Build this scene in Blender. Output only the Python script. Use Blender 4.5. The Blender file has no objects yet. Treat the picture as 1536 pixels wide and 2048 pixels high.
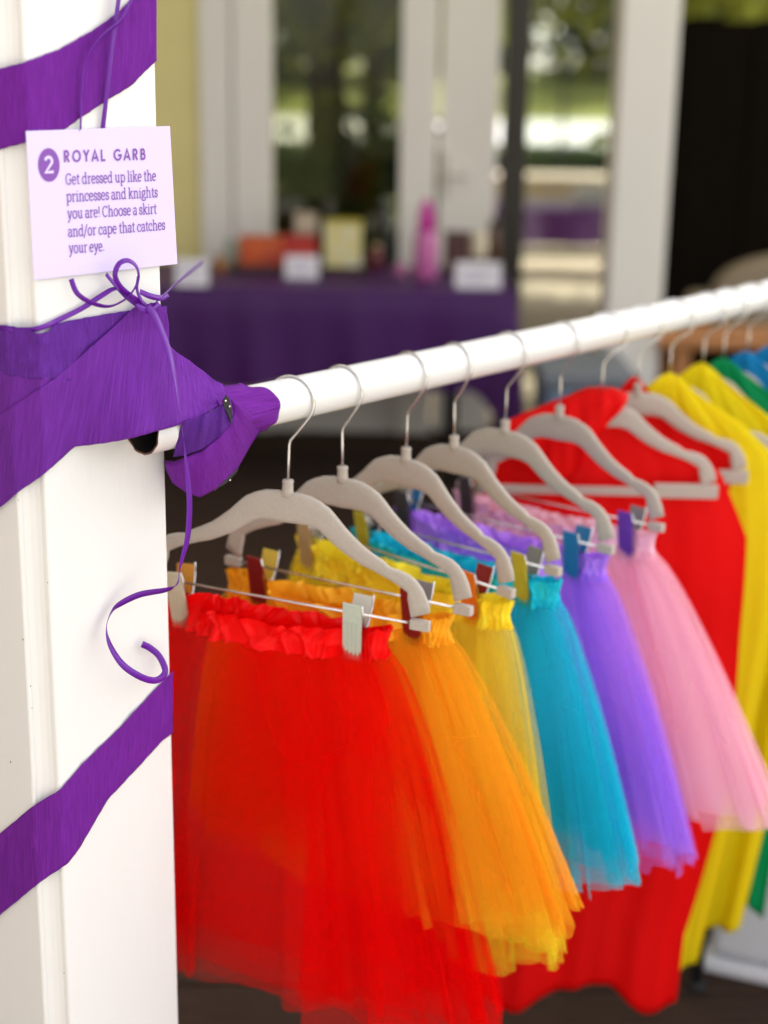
import bpy, math, random
import numpy as np
from mathutils import Vector, Matrix

scene = bpy.context.scene
COL = scene.collection
PI = math.pi

# ------------------------------------------------------------------ camera
F, CX, CY, HC = 3000.0, 768.0, 1024.0, 1.45          # lens in photo pixels, eye height in metres
_down = np.array([590 - CX, 11600 - CY, F]); _down /= np.linalg.norm(_down)
_up = -_down
_f = np.array([0, 0, 1.0]); _Y = _f - _f.dot(_up) * _up; _Y /= np.linalg.norm(_Y)
_X = np.cross(_Y, _up)
RW = np.array([_X, _Y, _up])                         # world <- camera(right, down, forward)
EYE = np.array([0, 0, HC])
cam_data = bpy.data.cameras.new('camera')
cam = bpy.data.objects.new('camera', cam_data); COL.objects.link(cam)
_r, _d, _fw = RW[:, 0], RW[:, 1], RW[:, 2]
cam.matrix_world = Matrix(((_r[0], -_d[0], -_fw[0], 0), (_r[1], -_d[1], -_fw[1], 0), (_r[2], -_d[2], -_fw[2], HC), (0, 0, 0, 1)))
cam_data.sensor_fit = 'VERTICAL'; cam_data.sensor_height = 36.0
cam_data.lens = F / 2048 * 36.0
cam_data.clip_start = 0.05; cam_data.clip_end = 2000
cam_data.dof.use_dof = True
cam_data.dof.focus_distance = 1.335
cam_data.dof.aperture_fstop = 2.75
scene.camera = cam

# ------------------------------------------------------------------ sky, sun, exposure
SUN = Vector((0.50, 0.60, 0.78)).normalized()
world = bpy.data.worlds.new('World'); scene.world = world; world.use_nodes = True
wn = world.node_tree.nodes; wl = world.node_tree.links
sky = wn.new('ShaderNodeTexSky'); sky.sky_type = 'NISHITA'; sky.sun_disc = False
sky.sun_elevation = math.asin(SUN.z); sky.sun_rotation = math.atan2(SUN.x, SUN.y)
sky.dust_density = 2.5; sky.air_density = 1.0; sky.ozone_density = 1.0
hs = wn.new('ShaderNodeHueSaturation'); hs.inputs['Saturation'].default_value = 0.22
wl.new(sky.outputs[0], hs.inputs['Color'])
bg = wn['Background']; bg.inputs['Strength'].default_value = 0.15
wt = wn.new('ShaderNodeMix'); wt.data_type = 'RGBA'; wt.blend_type = 'MULTIPLY'; wt.inputs['Factor'].default_value = 1.0
wl.new(hs.outputs[0], wt.inputs['A']); wt.inputs['B'].default_value = (1.0, 0.965, 0.955, 1)     # warm hazy summer sky
wl.new(wt.outputs['Result'], bg.inputs['Color'])
sd = bpy.data.lights.new('sun', 'SUN'); sd.energy = 3.2; sd.angle = math.radians(0.53); sd.color = (1.0, 0.95, 0.87)
so = bpy.data.objects.new('sun', sd); COL.objects.link(so)
so.rotation_euler = (-SUN).to_track_quat('-Z', 'Y').to_euler()
scene.view_settings.view_transform = 'Standard'; scene.view_settings.look = 'None'
scene.view_settings.exposure = 1.66; scene.view_settings.gamma = 1.0
scene.cycles.use_denoising = True
scene.cycles.max_bounces = 10; scene.cycles.diffuse_bounces = 5; scene.cycles.transparent_max_bounces = 40
scene.cycles.transmission_bounces = 6
scene.cycles.sample_clamp_indirect = 6.0
scene.cycles.caustics_reflective = False; scene.cycles.caustics_refractive = False

# ------------------------------------------------------------------ picking helpers: pixel of the photo -> metres in the place
def ray(x, y): return RW @ np.array([(x - CX) / F, (y - CY) / F, 1.0])
def at_y(x, y, yv): r = ray(x, y); return EYE + r * (yv / r[1])
def at_z(x, y, z): r = ray(x, y); return EYE + r * ((z - HC) / r[2])
def proj(p): c = RW.T @ (np.array(p, float) - EYE); return CX + F * c[0] / c[2], CY + F * c[1] / c[2]

# ------------------------------------------------------------------ materials
MATS = {}
def mat(name, col, rough=0.6, metal=0.0, noise=0.0, nscale=20.0, bump=0.0, bscale=60.0, spec=0.5, sheen=0.0, coat=0.0, trans=0.0, stretch=(1, 1, 1), uv=False, col2=None):
    m = bpy.data.materials.new(name); m.use_nodes = True
    nt = m.node_tree; n = nt.nodes; l = nt.links
    b = n['Principled BSDF']
    b.inputs['Roughness'].default_value = rough; b.inputs['Metallic'].default_value = metal
    b.inputs['Specular IOR Level'].default_value = spec
    b.inputs['Sheen Weight'].default_value = sheen; b.inputs['Coat Weight'].default_value = coat
    b.inputs['Base Color'].default_value = (*col, 1)
    tc = n.new('ShaderNodeTexCoord'); mp = n.new('ShaderNodeMapping'); mp.inputs['Scale'].default_value = stretch
    l.new(tc.outputs['UV' if uv else 'Object'], mp.inputs['Vector'])
    if noise or col2:
        t = n.new('ShaderNodeTexNoise'); t.inputs['Scale'].default_value = nscale; t.inputs['Detail'].default_value = 5
        l.new(mp.outputs[0], t.inputs['Vector'])
        r = n.new('ShaderNodeValToRGB'); r.color_ramp.elements[0].position = 0.3; r.color_ramp.elements[1].position = 0.7
        c2 = col2 or tuple(min(1, c * (1 + noise)) for c in col)
        c1 = col if col2 else tuple(c * (1 - noise) for c in col)
        r.color_ramp.elements[0].color = (*c1, 1); r.color_ramp.elements[1].color = (*c2, 1)
        l.new(t.outputs['Fac'], r.inputs[0]); l.new(r.outputs[0], b.inputs['Base Color'])
    if bump:
        t = n.new('ShaderNodeTexNoise'); t.inputs['Scale'].default_value = bscale; t.inputs['Detail'].default_value = 4
        l.new(mp.outputs[0], t.inputs['Vector'])
        bp = n.new('ShaderNodeBump'); bp.inputs['Strength'].default_value = bump; bp.inputs['Distance'].default_value = 0.002
        l.new(t.outputs['Fac'], bp.inputs['Height']); l.new(bp.outputs[0], b.inputs['Normal'])
    if trans:
        tr = n.new('ShaderNodeBsdfTranslucent'); tr.inputs['Color'].default_value = (*col, 1)
        mx = n.new('ShaderNodeMixShader'); mx.inputs[0].default_value = trans
        l.new(b.outputs[0], mx.inputs[1]); l.new(tr.outputs[0], mx.inputs[2]); l.new(mx.outputs[0], n['Material Output'].inputs['Surface'])
    MATS[name] = m
    return m

def tulle_mat(name, col, opac=0.55, nscale=6.5):
    m = bpy.data.materials.new(name); m.use_nodes = True
    n = m.node_tree.nodes; l = m.node_tree.links; n.remove(n['Principled BSDF'])
    df = n.new('ShaderNodeBsdfDiffuse'); tl = n.new('ShaderNodeBsdfTranslucent'); tp = n.new('ShaderNodeBsdfTransparent')
    for s in (df, tl): s.inputs['Color'].default_value = (*col, 1)
    m1 = n.new('ShaderNodeMixShader'); m1.inputs[0].default_value = 0.38
    l.new(df.outputs[0], m1.inputs[1]); l.new(tl.outputs[0], m1.inputs[2])
    tc = n.new('ShaderNodeTexCoord'); t = n.new('ShaderNodeTexNoise'); t.inputs['Scale'].default_value = 1.0; t.inputs['Detail'].default_value = 1.2
    mp = n.new('ShaderNodeMapping'); mp.inputs['Scale'].default_value = (nscale, 0.9, 1)
    l.new(tc.outputs['UV'], mp.inputs['Vector']); l.new(mp.outputs[0], t.inputs['Vector'])
    mr = n.new('ShaderNodeMapRange'); mr.inputs['From Min'].default_value = 0.36; mr.inputs['From Max'].default_value = 0.66
    mr.inputs['To Min'].default_value = max(0, opac - 0.16); mr.inputs['To Max'].default_value = min(1, opac + 0.22)
    l.new(t.outputs['Fac'], mr.inputs['Value'])
    m2 = n.new('ShaderNodeMixShader'); l.new(mr.outputs[0], m2.inputs[0])
    l.new(tp.outputs[0], m2.inputs[1]); l.new(m1.outputs[0], m2.inputs[2])
    l.new(m2.outputs[0], n['Material Output'].inputs['Surface'])
    return m

def crepe_mat(name, col, strength=0.6):
    m = mat(name, col, rough=0.85, spec=0.2, trans=0.12)
    n = m.node_tree.nodes; l = m.node_tree.links; b = n['Principled BSDF']
    tc = n.new('ShaderNodeTexCoord'); mp = n.new('ShaderNodeMapping'); mp.inputs['Scale'].default_value = (170, 2.6, 1)
    l.new(tc.outputs['UV'], mp.inputs['Vector'])
    wv = n.new('ShaderNodeTexNoise'); wv.inputs['Scale'].default_value = 1.0; wv.inputs['Detail'].default_value = 3; wv.inputs['Distortion'].default_value = 0.6
    l.new(mp.outputs[0], wv.inputs['Vector'])
    mp2 = n.new('ShaderNodeMapping'); mp2.inputs['Scale'].default_value = (40, 5, 1); l.new(tc.outputs['UV'], mp2.inputs['Vector'])
    w2 = n.new('ShaderNodeTexNoise'); w2.inputs['Scale'].default_value = 1.0; l.new(mp2.outputs[0], w2.inputs['Vector'])
    ad = n.new('ShaderNodeMath'); ad.operation = 'ADD'; l.new(wv.outputs['Fac'], ad.inputs[0]); l.new(w2.outputs['Fac'], ad.inputs[1])
    bp = n.new('ShaderNodeBump'); bp.inputs['Strength'].default_value = strength; bp.inputs['Distance'].default_value = 0.0024
    l.new(ad.outputs[0], bp.inputs['Height']); l.new(bp.outputs[0], b.inputs['Normal'])
    r = n.new('ShaderNodeValToRGB'); r.color_ramp.elements[0].position = 0.35; r.color_ramp.elements[1].position = 0.68
    r.color_ramp.elements[0].color = (*[c * 0.80 for c in col], 1); r.color_ramp.elements[1].color = (*[c * 1.16 for c in col], 1)
    l.new(wv.outputs['Fac'], r.inputs[0]); l.new(r.outputs[0], b.inputs['Base Color'])
    return m

def glass_mat(name, refl=0.1, tint=(0.93, 0.96, 0.93)):
    m = bpy.data.materials.new(name); m.use_nodes = True
    n = m.node_tree.nodes; l = m.node_tree.links; n.remove(n['Principled BSDF'])
    tp = n.new('ShaderNodeBsdfTransparent'); tp.inputs['Color'].default_value = (*tint, 1)
    gl = n.new('ShaderNodeBsdfGlossy'); gl.inputs['Roughness'].default_value = 0.02
    mx = n.new('ShaderNodeMixShader'); mx.inputs[0].default_value = refl
    l.new(tp.outputs[0], mx.inputs[1]); l.new(gl.outputs[0], mx.inputs[2]); l.new(mx.outputs[0], n['Material Output'].inputs['Surface'])
    return m

PAINT = mat('white_paint', (0.83, 0.825, 0.81), rough=0.45, noise=0.02, nscale=9, bump=0.22, bscale=95, stretch=(1, 1, 0.12))
PAINT_FAR = mat('cream_paint', (0.84, 0.81, 0.73), rough=0.55, noise=0.04, nscale=3, bump=0.1, bscale=60, stretch=(1, 1, 0.2))
YELLOW_PAINT = mat('yellow_paint', (0.82, 0.72, 0.30), rough=0.6, noise=0.05, nscale=3)
PIPE = mat('pipe_white', (0.86, 0.85, 0.83), rough=0.3, noise=0.015, nscale=14, coat=0.2)
RAWEDGE = mat('raw_pipe_edge', (0.13, 0.06, 0.035), rough=0.9, noise=0.4, nscale=220)
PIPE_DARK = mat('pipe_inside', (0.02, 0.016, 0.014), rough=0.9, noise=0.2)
CREPE = crepe_mat('purple_crepe', (0.172, 0.027, 0.35))
CREPE2 = crepe_mat('magenta_purple_crepe', (0.188, 0.019, 0.34))
CREPE3 = crepe_mat('violet_crepe', (0.15, 0.030, 0.36), 0.9)
RIBBON = mat('curling_ribbon', (0.15, 0.010, 0.36), rough=0.38, spec=0.4, noise=0.05, nscale=60, trans=0.15)
CARD = mat('lavender_card', (0.71, 0.62, 0.92), rough=0.7, noise=0.012, nscale=500, bump=0.06, bscale=900)
INK = mat('purple_ink', (0.23, 0.075, 0.41), rough=0.7)
FLOCK = mat('taupe_flock', (0.49, 0.435, 0.375), rough=1.0, spec=0.1, noise=0.05, nscale=420, bump=0.5, bscale=900, sheen=0.3)
CHROME = mat('chrome_wire', (0.72, 0.71, 0.70), rough=0.2, metal=1.0)
DECK = mat('dark_deck', (0.050, 0.030, 0.021), rough=0.85, spec=0.15, noise=0.35, nscale=8, stretch=(1.5, 14, 14), bump=0.3, bscale=14)
BLACK = mat('black_matte', (0.012, 0.012, 0.014), rough=0.6)
PURPLE_CLOTH = mat('purple_tablecloth', (0.062, 0.009, 0.110), rough=0.5, spec=0.3, noise=0.06, nscale=4, bump=0.2, bscale=25)

# ------------------------------------------------------------------ mesh helpers
class MB:
    def __init__(s): s.v = []; s.f = []; s.uv = None; s.mi = None
    def add(s, vs, fs):
        o = len(s.v); s.v += [tuple(map(float, p)) for p in vs]; s.f += [tuple(i + o for i in f) for f in fs]; return s
    def box(s, x0, x1, y0, y1, z0, z1, M=None):
        vs = [(x, y, z) for x in (x0, x1) for y in (y0, y1) for z in (z0, z1)]
        if M is not None: vs = [tuple(M @ Vector(p)) for p in vs]
        return s.add(vs, [(0, 1, 3, 2), (4, 6, 7, 5), (0, 4, 5, 1), (2, 3, 7, 6), (0, 2, 6, 4), (1, 5, 7, 3)])
    def prism(s, poly, z0, z1):
        n = len(poly); vs = [(x, y, z0) for x, y in poly] + [(x, y, z1) for x, y in poly]
        fs = [tuple(range(n))[::-1], tuple(range(n, 2 * n))] + [(i, (i + 1) % n, n + (i + 1) % n, n + i) for i in range(n)]
        return s.add(vs, fs)
    def tube(s, pts, rad, n=10, cap=True):
        pts = [Vector(p) for p in pts]; rs = rad if isinstance(rad, (list, tuple)) else [rad] * len(pts)
        vs = []; fs = []; ref = None
        for i, p in enumerate(pts):
            t = (pts[min(i + 1, len(pts) - 1)] - pts[max(i - 1, 0)]).normalized()
            if ref is None: ref = Vector((0, 0, 1)) if abs(t.z) < 0.9 else Vector((1, 0, 0))
            a = (ref - t * ref.dot(t)).normalized(); b = t.cross(a); ref = a
            vs += [p + (a * math.cos(q * 2 * PI / n) + b * math.sin(q * 2 * PI / n)) * rs[i] for q in range(n)]
        for i in range(len(pts) - 1):
            fs += [(i * n + q, i * n + (q + 1) % n, (i + 1) * n + (q + 1) % n, (i + 1) * n + q) for q in range(n)]
        if cap: fs += [tuple(range(n))[::-1], tuple(range((len(pts) - 1) * n, len(pts) * n))]
        return s.add(vs, fs)
    def lathe(s, prof, n=24, c=(0, 0, 0)):
        vs = []; fs = []
        for r, z in prof: vs += [(c[0] + r * math.cos(q * 2 * PI / n), c[1] + r * math.sin(q * 2 * PI / n), c[2] + z) for q in range(n)]
        for i in range(len(prof) - 1): fs += [(i * n + q, i * n + (q + 1) % n, (i + 1) * n + (q + 1) % n, (i + 1) * n + q) for q in range(n)]
        fs += [tuple(range(n))[::-1], tuple(range((len(prof) - 1) * n, len(prof) * n))]
        return s.add(vs, fs)
    def grid(s, P, closed=False):                      # P[i][j] points, i along, j across; keeps UVs
        nu, nv = len(P), len(P[0]); vs = [p for row in P for p in row]; fs = []; uv = []
        for i in range(nu if closed else nu - 1):
            for j in range(nv - 1):
                k = (i + 1) % nu
                fs.append((i * nv + j, k * nv + j, k * nv + j + 1, i * nv + j + 1))
                u0, u1, v0, v1 = i / nu, (i + 1) / nu, j / (nv - 1), (j + 1) / (nv - 1)
                uv += [(u0, v0), (u1, v0), (u1, v1), (u0, v1)]
        s.uv = (s.uv or []) + uv
        return s.add(vs, fs)

def obj(name, mb, m, parent=None, smooth=False, off=None, bevel=0.0, solid=0.0, seg=2, subsurf=0):
    me = bpy.data.meshes.new(name)
    o3 = Vector(off) if off is not None else Vector((0, 0, 0))
    me.from_pydata([tuple(Vector(p) - o3) for p in mb.v], [], mb.f)
    if mb.uv and len(mb.uv) == len(me.loops):
        ul = me.uv_layers.new(name='UVMap'); ul.data.foreach_set('uv', [c for p in mb.uv for c in p])
    me.materials.append(m); me.update()
    if smooth: me.polygons.foreach_set('use_smooth', [True] * len(me.polygons))
    o = bpy.data.objects.new(name, me); COL.objects.link(o)
    if parent is not None: o.parent = parent
    elif off is not None: o.location = o3
    if bevel:
        b = o.modifiers.new('bevel', 'BEVEL'); b.width = bevel; b.segments = seg; b.limit_method = 'ANGLE'; b.angle_limit = math.radians(40)
    if solid:
        b = o.modifiers.new('solid', 'SOLIDIFY'); b.thickness = solid; b.offset = 0
    if subsurf:
        b = o.modifiers.new('sub', 'SUBSURF'); b.levels = subsurf; b.render_levels = subsurf
    return o

def tag(o, label, cat, group=None):
    o['label'] = label; o['category'] = cat
    if group: o['group'] = group
    return o
def struct(o): o['kind'] = 'structure'; return o
def thing(name, label, cat, loc=(0, 0, 0), rz=0.0, group=None):
    e = bpy.data.objects.new(name, None); COL.objects.link(e); e.location = loc; e.rotation_euler = (0, 0, rz)
    e.empty_display_size = 0.05
    return tag(e, label, cat, group)
def interp(pts, t):                                    # polyline by normalised length
    pts = [np.array(p, float) for p in pts]
    L = [0]
    for a, b in zip(pts, pts[1:]): L.append(L[-1] + np.linalg.norm((b - a)[:2]))
    d = t * L[-1]
    for i in range(len(pts) - 1):
        if d <= L[i + 1] + 1e-9:
            w = (d - L[i]) / max(1e-9, L[i + 1] - L[i]); return pts[i] * (1 - w) + pts[i + 1] * w
    return pts[-1]
def catmull(pts, n=8):
    P = [np.array(p, float) for p in pts]; P = [2 * P[0] - P[1]] + P + [2 * P[-1] - P[-2]]; out = []
    for i in range(1, len(P) - 2):
        for k in range(n):
            t = k / n
            out.append(0.5 * (2 * P[i] + (P[i + 1] - P[i - 1]) * t + (2 * P[i - 1] - 5 * P[i] + 4 * P[i + 1] - P[i + 2]) * t * t + (3 * P[i] - P[i - 1] - 3 * P[i + 1] + P[i + 2]) * t ** 3))
    out.append(P[-2]); return out

# ------------------------------------------------------------------ main lines of the place
A = np.array([-0.09847, 1.42394, 1.15647])             # a point on the rail axis
U = np.array([0.62166, 0.78329, 0.0]); U /= np.linalg.norm(U)   # rail direction
N = np.array([U[1], -U[0], 0.0])                       # out of the post's face, towards the viewer
RR = 0.021                                             # rail radius
FACE = 0.0225                                          # rail axis in front of the post's face
P0 = A - N * FACE
S_R, S_L = -0.1356, -0.2745                            # the face's right and left edge along the rail direction
LIP, BT = 0.0135, 0.019                                # core sticks out left of the face board; board thickness
def on_face(x, y, off=0.0):
    r = ray(x, y); t = (P0 + N * off - EYE).dot(N) / r.dot(N); return EYE + r * t
def sz(p): return float((p - A).dot(U)), float(p[2])
def face_pt(s, z, off=0.0): q = P0 + U * s + N * off; return np.array([q[0], q[1], z])
_c1 = P0 + U * S_L; _c2 = P0 + U * (S_L - LIP) - N * BT
_bn = np.cross(_c2 - _c1, [0, 0, 1.0]); _bn /= np.linalg.norm(_bn)
if _bn.dot(EYE - _c1) < 0: _bn = -_bn
def on_hull(x, y, off=0.001):                          # taut paper round the post: face, bridged corner, left side
    r = ray(x, y); best = None
    for p, n in ((P0, N), (_c1, _bn), (_c2, -U)):
        dn = r.dot(n)
        if dn < -1e-6:
            t = (p + n * off - EYE).dot(n) / dn
            best = t if best is None else max(best, t)
    return EYE + r * best

# ================================================================== SETTING
gm = mat('garden_ground', (0.10, 0.14, 0.035), rough=1.0, col2=(0.20, 0.21, 0.06), nscale=0.5, noise=0.1)
mb = MB().add([(-400, -400, -0.25), (400, -400, -0.25), (400, 600, -0.25), (-400, 600, -0.25)], [(0, 1, 2, 3)])
struct(obj('ground', mb, gm))
pm = mat('tan_paving', (0.42, 0.34, 0.25), rough=0.9, col2=(0.52, 0.44, 0.34), nscale=3)
struct(obj('path', MB().box(-9, 9, 6.75, 17, -0.24, -0.05), pm, bevel=0.02))
rm = mat('pale_road', (0.55, 0.55, 0.54), rough=0.9, noise=0.06, nscale=0.4)
struct(obj('road', MB().box(-200, 200, 48, 84, -0.2499, -0.18), rm))
# deck floor, plank by plank
random.seed(5)
fl = struct(obj('floor', MB().box(-6, 6, 0.93, 6.55, -0.18, -0.032), BLACK))
struct(obj('bounce_paving', MB().box(-9, 9, -9, 0.90, -0.24, -0.12), mat('bounce_concrete', (0.46, 0.43, 0.38), rough=.9, noise=.12, nscale=2, bump=.3, bscale=40), bevel=0.01))  # unseen pale paving, added to bounce sunlight up under the porch
pl_mesh = []
for k in range(3):
    o = obj('plank', MB().box(-6, 6, -0.068, 0.068, -0.03, 0.0), DECK, bevel=0.003); pl_mesh.append(o)
yy = 1.0; i = 0
while yy < 6.5:
    src = pl_mesh[i % 3]
    o = src if i < 3 else src.copy()
    if i >= 3: COL.objects.link(o)
    o.name = 'plank'; o.parent = fl; o.location = (random.uniform(-0.2, 0.2), yy, random.uniform(-0.0015, 0.0015)); yy += 0.141; i += 1

# ================================================================== NEAR PORCH POST
base = P0 + U * (S_L + S_R) / 2 - N * 0.08
post = thing('porch_post', 'white painted wooden porch post at the left with streamers wound round it', 'post', (base[0], base[1], 0))
po = (base[0], base[1], 0)
def loc_poly(lst): return [tuple((P0 + U * s + N * o)[:2]) for s, o in lst]
b = MB().prism(loc_poly([(S_L, 0), (S_R, 0), (S_R, -BT), (S_L, -BT)]), 0.0, 4.97); obj('face_board', b, PAINT, post, off=po, bevel=0.003, seg=3)
b = MB().prism(loc_poly([(S_L - LIP, -BT), (S_R - 0.004, -BT), (S_R - 0.004, -0.155), (S_L - LIP, -0.155)]), 0.0, 4.97); obj('core', b, PAINT, post, off=po, bevel=0.003, seg=3)
prof = [(S_L - 0.0005, -BT)] + [(S_L - 0.0095 + 0.009 * math.sin(a), -BT + 0.012 - 0.012 * math.cos(a) + 0.0) for a in np.linspace(0.15, PI / 2 * 0.98, 8)][::-1]
b = MB().prism(loc_poly([(S_L, -BT), (S_L, -0.006), (S_L - 0.002, -0.011), (S_L - 0.005, -0.0155), (S_L - 0.010, -BT)]), 0.0, 4.97); obj('cove_moulding', b, PAINT, post, off=po, smooth=False, bevel=0.001)
chip = mat('bare_chip', (0.10, 0.085, 0.07), rough=0.9)
for (x, y, rr) in [(46, 1279, 1.2), (61, 1372, 1.0), (21, 1524, 1.4), (128, 1946, 1.0), (95, 1165, 0.8), (64, 1416, 0.8), (37, 1000, .8)]:
    r = ray(x, y); t = max((p + n * 0.0006 - EYE).dot(n) / r.dot(n) for p, n in ((P0, N), (_c2, -U))); c = EYE + r * t
    ax = U if (c - P0).dot(N) > -0.001 else N
    mbc = MB(); rad = rr * 0.00042
    pts = [c + ax * math.cos(q) * rad + np.array([0, 0, 1]) * math.sin(q) * rad * 1.6 for q in np.linspace(0, 2 * PI, 7)[:-1]]
    mbc.add(pts, [tuple(range(6))]); obj('paint_chip', mbc, chip, post, off=po, solid=0.0003)

# ================================================================== RAIL
K0, K1 = -0.184, 2.2
rb = A + U * K0
rail = thing('clothes_rail', 'long white pipe rail with hollow end, tied to the post with purple paper', 'rail', tuple(rb))
def ring_pts(k, r, n=48, jit=None):
    c = A + U * k; out = []
    for q in range(n):
        a = q * 2 * PI / n; j = jit[q] if jit is not None else 0
        out.append(tuple(c + U * j + N * r * math.cos(a) + np.array([0, 0, 1]) * r * math.sin(a)))
    return out
random.seed(3)
jit = [0.0006 * math.sin(q * 1.3) + 0.0009 * random.random() for q in range(48)]
rows = [ring_pts(K0, RR, jit=jit)] + [ring_pts(k, RR) for k in np.linspace(K0 + 0.01, K1, 14)]
P = [[rows[j][q] for j in range(len(rows))] for q in range(48)]
mb = MB(); mb.grid(P, closed=True); obj('tube', mb, PIPE, rail, smooth=True, off=rb)
rows = [ring_pts(K0, RR, jit=jit), ring_pts(K0 - 0.0002, RR - 0.001, jit=jit), ring_pts(K0, RR - 0.0018, jit=jit)]
mb = MB(); mb.grid([[rows[j][q] for j in range(3)] for q in range(48)], closed=True); obj('rough_cut_end', mb, RAWEDGE, rail, smooth=True, off=rb)
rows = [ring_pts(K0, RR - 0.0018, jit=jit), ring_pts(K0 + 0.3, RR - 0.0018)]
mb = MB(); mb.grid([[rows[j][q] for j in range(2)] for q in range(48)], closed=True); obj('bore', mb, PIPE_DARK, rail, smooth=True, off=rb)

far_post = A + U * 2.26 - N * 0.09
pst2 = tag(obj('porch_post', MB().box(far_post[0] - .075, far_post[0] + .075, far_post[1] - .075, far_post[1] + .075, 0, 4.97), PAINT, bevel=0.004, off=(far_post[0], far_post[1], 0)),
           'plain white porch post at the far end of the rail', 'post')

# ================================================================== CREPE PAPER
def patch(name, m, top, bot, offf, nu=90, nv=26, parent=None, loc=None, hull=False, wob=0.0006, seed=0, solid=0.0003):
    rng = np.random.RandomState(seed); ph = rng.rand(6) * 6.3
    Pg = []
    for i in range(nu):
        u = i / (nu - 1); a = interp(top, u); c = interp(bot, u); row = []
        for j in range(nv):
            v = j / (nv - 1); q = a * (1 - v) + c * v
            w = wob * (math.sin(u * 23 + ph[0] + 2 * v) + 0.7 * math.sin(u * 51 + ph[1] + 3 * v) + 0.8 * math.sin(v * 9 + ph[2] + 5 * u))
            ed = 0.0005 * (math.sin(u * 140 + ph[3]) + math.sin(u * 67 + ph[4])) if j in (0, nv - 1) else 0
            qy = q[1] + ed * 700
            if hull: p = on_hull(q[0], qy, 0.0016 + abs(w) + (q[2] if len(q) > 2 else 0))
            else:
                off = offf(u, v) if offf else q[2]
                p = on_face(q[0], qy, off + w)
            row.append(tuple(p))
        Pg.append(row)
    mb = MB(); mb.grid(Pg)
    return obj(name, mb, m, parent, smooth=True, off=loc, solid=solid)

l0 = tuple(face_pt(-0.2, 1.45))
s1 = patch('crepe_streamer', CREPE2, [(-40, 150), (0, 137), (50, 124), (120, 98), (190, 58), (235, 26), (262, 0), (300, -40), (313, -52)],
           [(-40, 308), (0, 299), (52, 285), (125, 262), (158, 238), (215, 200), (262, 172), (295, 138), (313, 122)], None, hull=True, loc=l0, seed=1)
tag(s1, 'purple crepe streamer crossing the post above the lavender card', 'streamer', 'crepe streamers round the post')
l0 = tuple(face_pt(-0.2, 0.8))
s2 = patch('crepe_streamer', CREPE2, [(-40, 1695), (0, 1667), (66, 1612), (122, 1578), (165, 1528), (240, 1455), (318, 1370), (346, 1342)],
           [(-40, 1865), (0, 1830), (78, 1766), (137, 1726), (160, 1695), (215, 1600), (290, 1520), (322, 1484), (346, 1466)], None, hull=True, loc=l0, seed=2)
tag(s2, 'purple crepe streamer slanting across the lower post beside the red skirt', 'streamer', 'crepe streamers round the post')

wl0 = tuple(face_pt(-0.13, 1.15))
wrap = thing('crepe_wrap', 'wide purple crepe wrap binding the white rail to the post', 'crepe wrap', wl0)
def paper_off(z):                                       # taut over the rail, falling back to the post's face above it
    dz = z - A[2]
    if abs(dz) < RR * 0.75: return FACE + math.sqrt(RR * RR - dz * dz) + 0.0016
    if dz >= 0: return max(0.003, 0.0385 - (dz - RR * 0.75) * 0.52)
    return max(0.004, 0.0385 + (dz + RR * 0.75) * 0.55)
def over_rail(extra=0.0):
    def f(x, y):
        off = 0.003
        for _ in range(5): off = paper_off(on_face(x, y, off)[2]) + extra
        return off
    return f
def blend_patch(name, m, top, bot, extra, seed, nu=110, nv=34, wob=0.0006):
    """left of the post's face corner the paper lies on the hull, right of it it is drawn up over the rail"""
    rng = np.random.RandomState(seed); ph = rng.rand(6) * 6.3; Pg = []; g = over_rail(extra)
    for i in range(nu):
        u = i / (nu - 1); a = interp(top, u); c = interp(bot, u); row = []
        for j in range(nv):
            v = j / (nv - 1); q = a * (1 - v) + c * v
            w = wob * (math.sin(u * 19 + ph[0] + 2 * v) + 0.7 * math.sin(u * 43 + ph[1] + 3 * v) + 0.8 * math.sin(v * 8 + ph[2] + 5 * u))
            ed = 0.3 * (math.sin(u * 120 + ph[3]) + math.sin(u * 57 + ph[4])) if j in (0, nv - 1) else 0
            ph_ = on_hull(q[0], q[1] + ed, 0.002 + extra + abs(w))
            off = g(q[0], q[1] + ed)
            k = min(1, max(0, (q[0] - 130) / 170.0)); k = k * k * (3 - 2 * k)
            off2 = 0.002 + extra + (off - 0.002) * k
            pf = on_face(q[0], q[1] + ed, off2 + w)
            kk = min(1, max(0, (q[0] - 100) / 20.0))
            row.append(tuple(ph_ * (1 - kk) + pf * kk))
        Pg.append(row)
    mb = MB(); mb.grid(Pg)
    return obj(name, mb, m, wrap, smooth=True, off=wl0, solid=0.0003)
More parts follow.
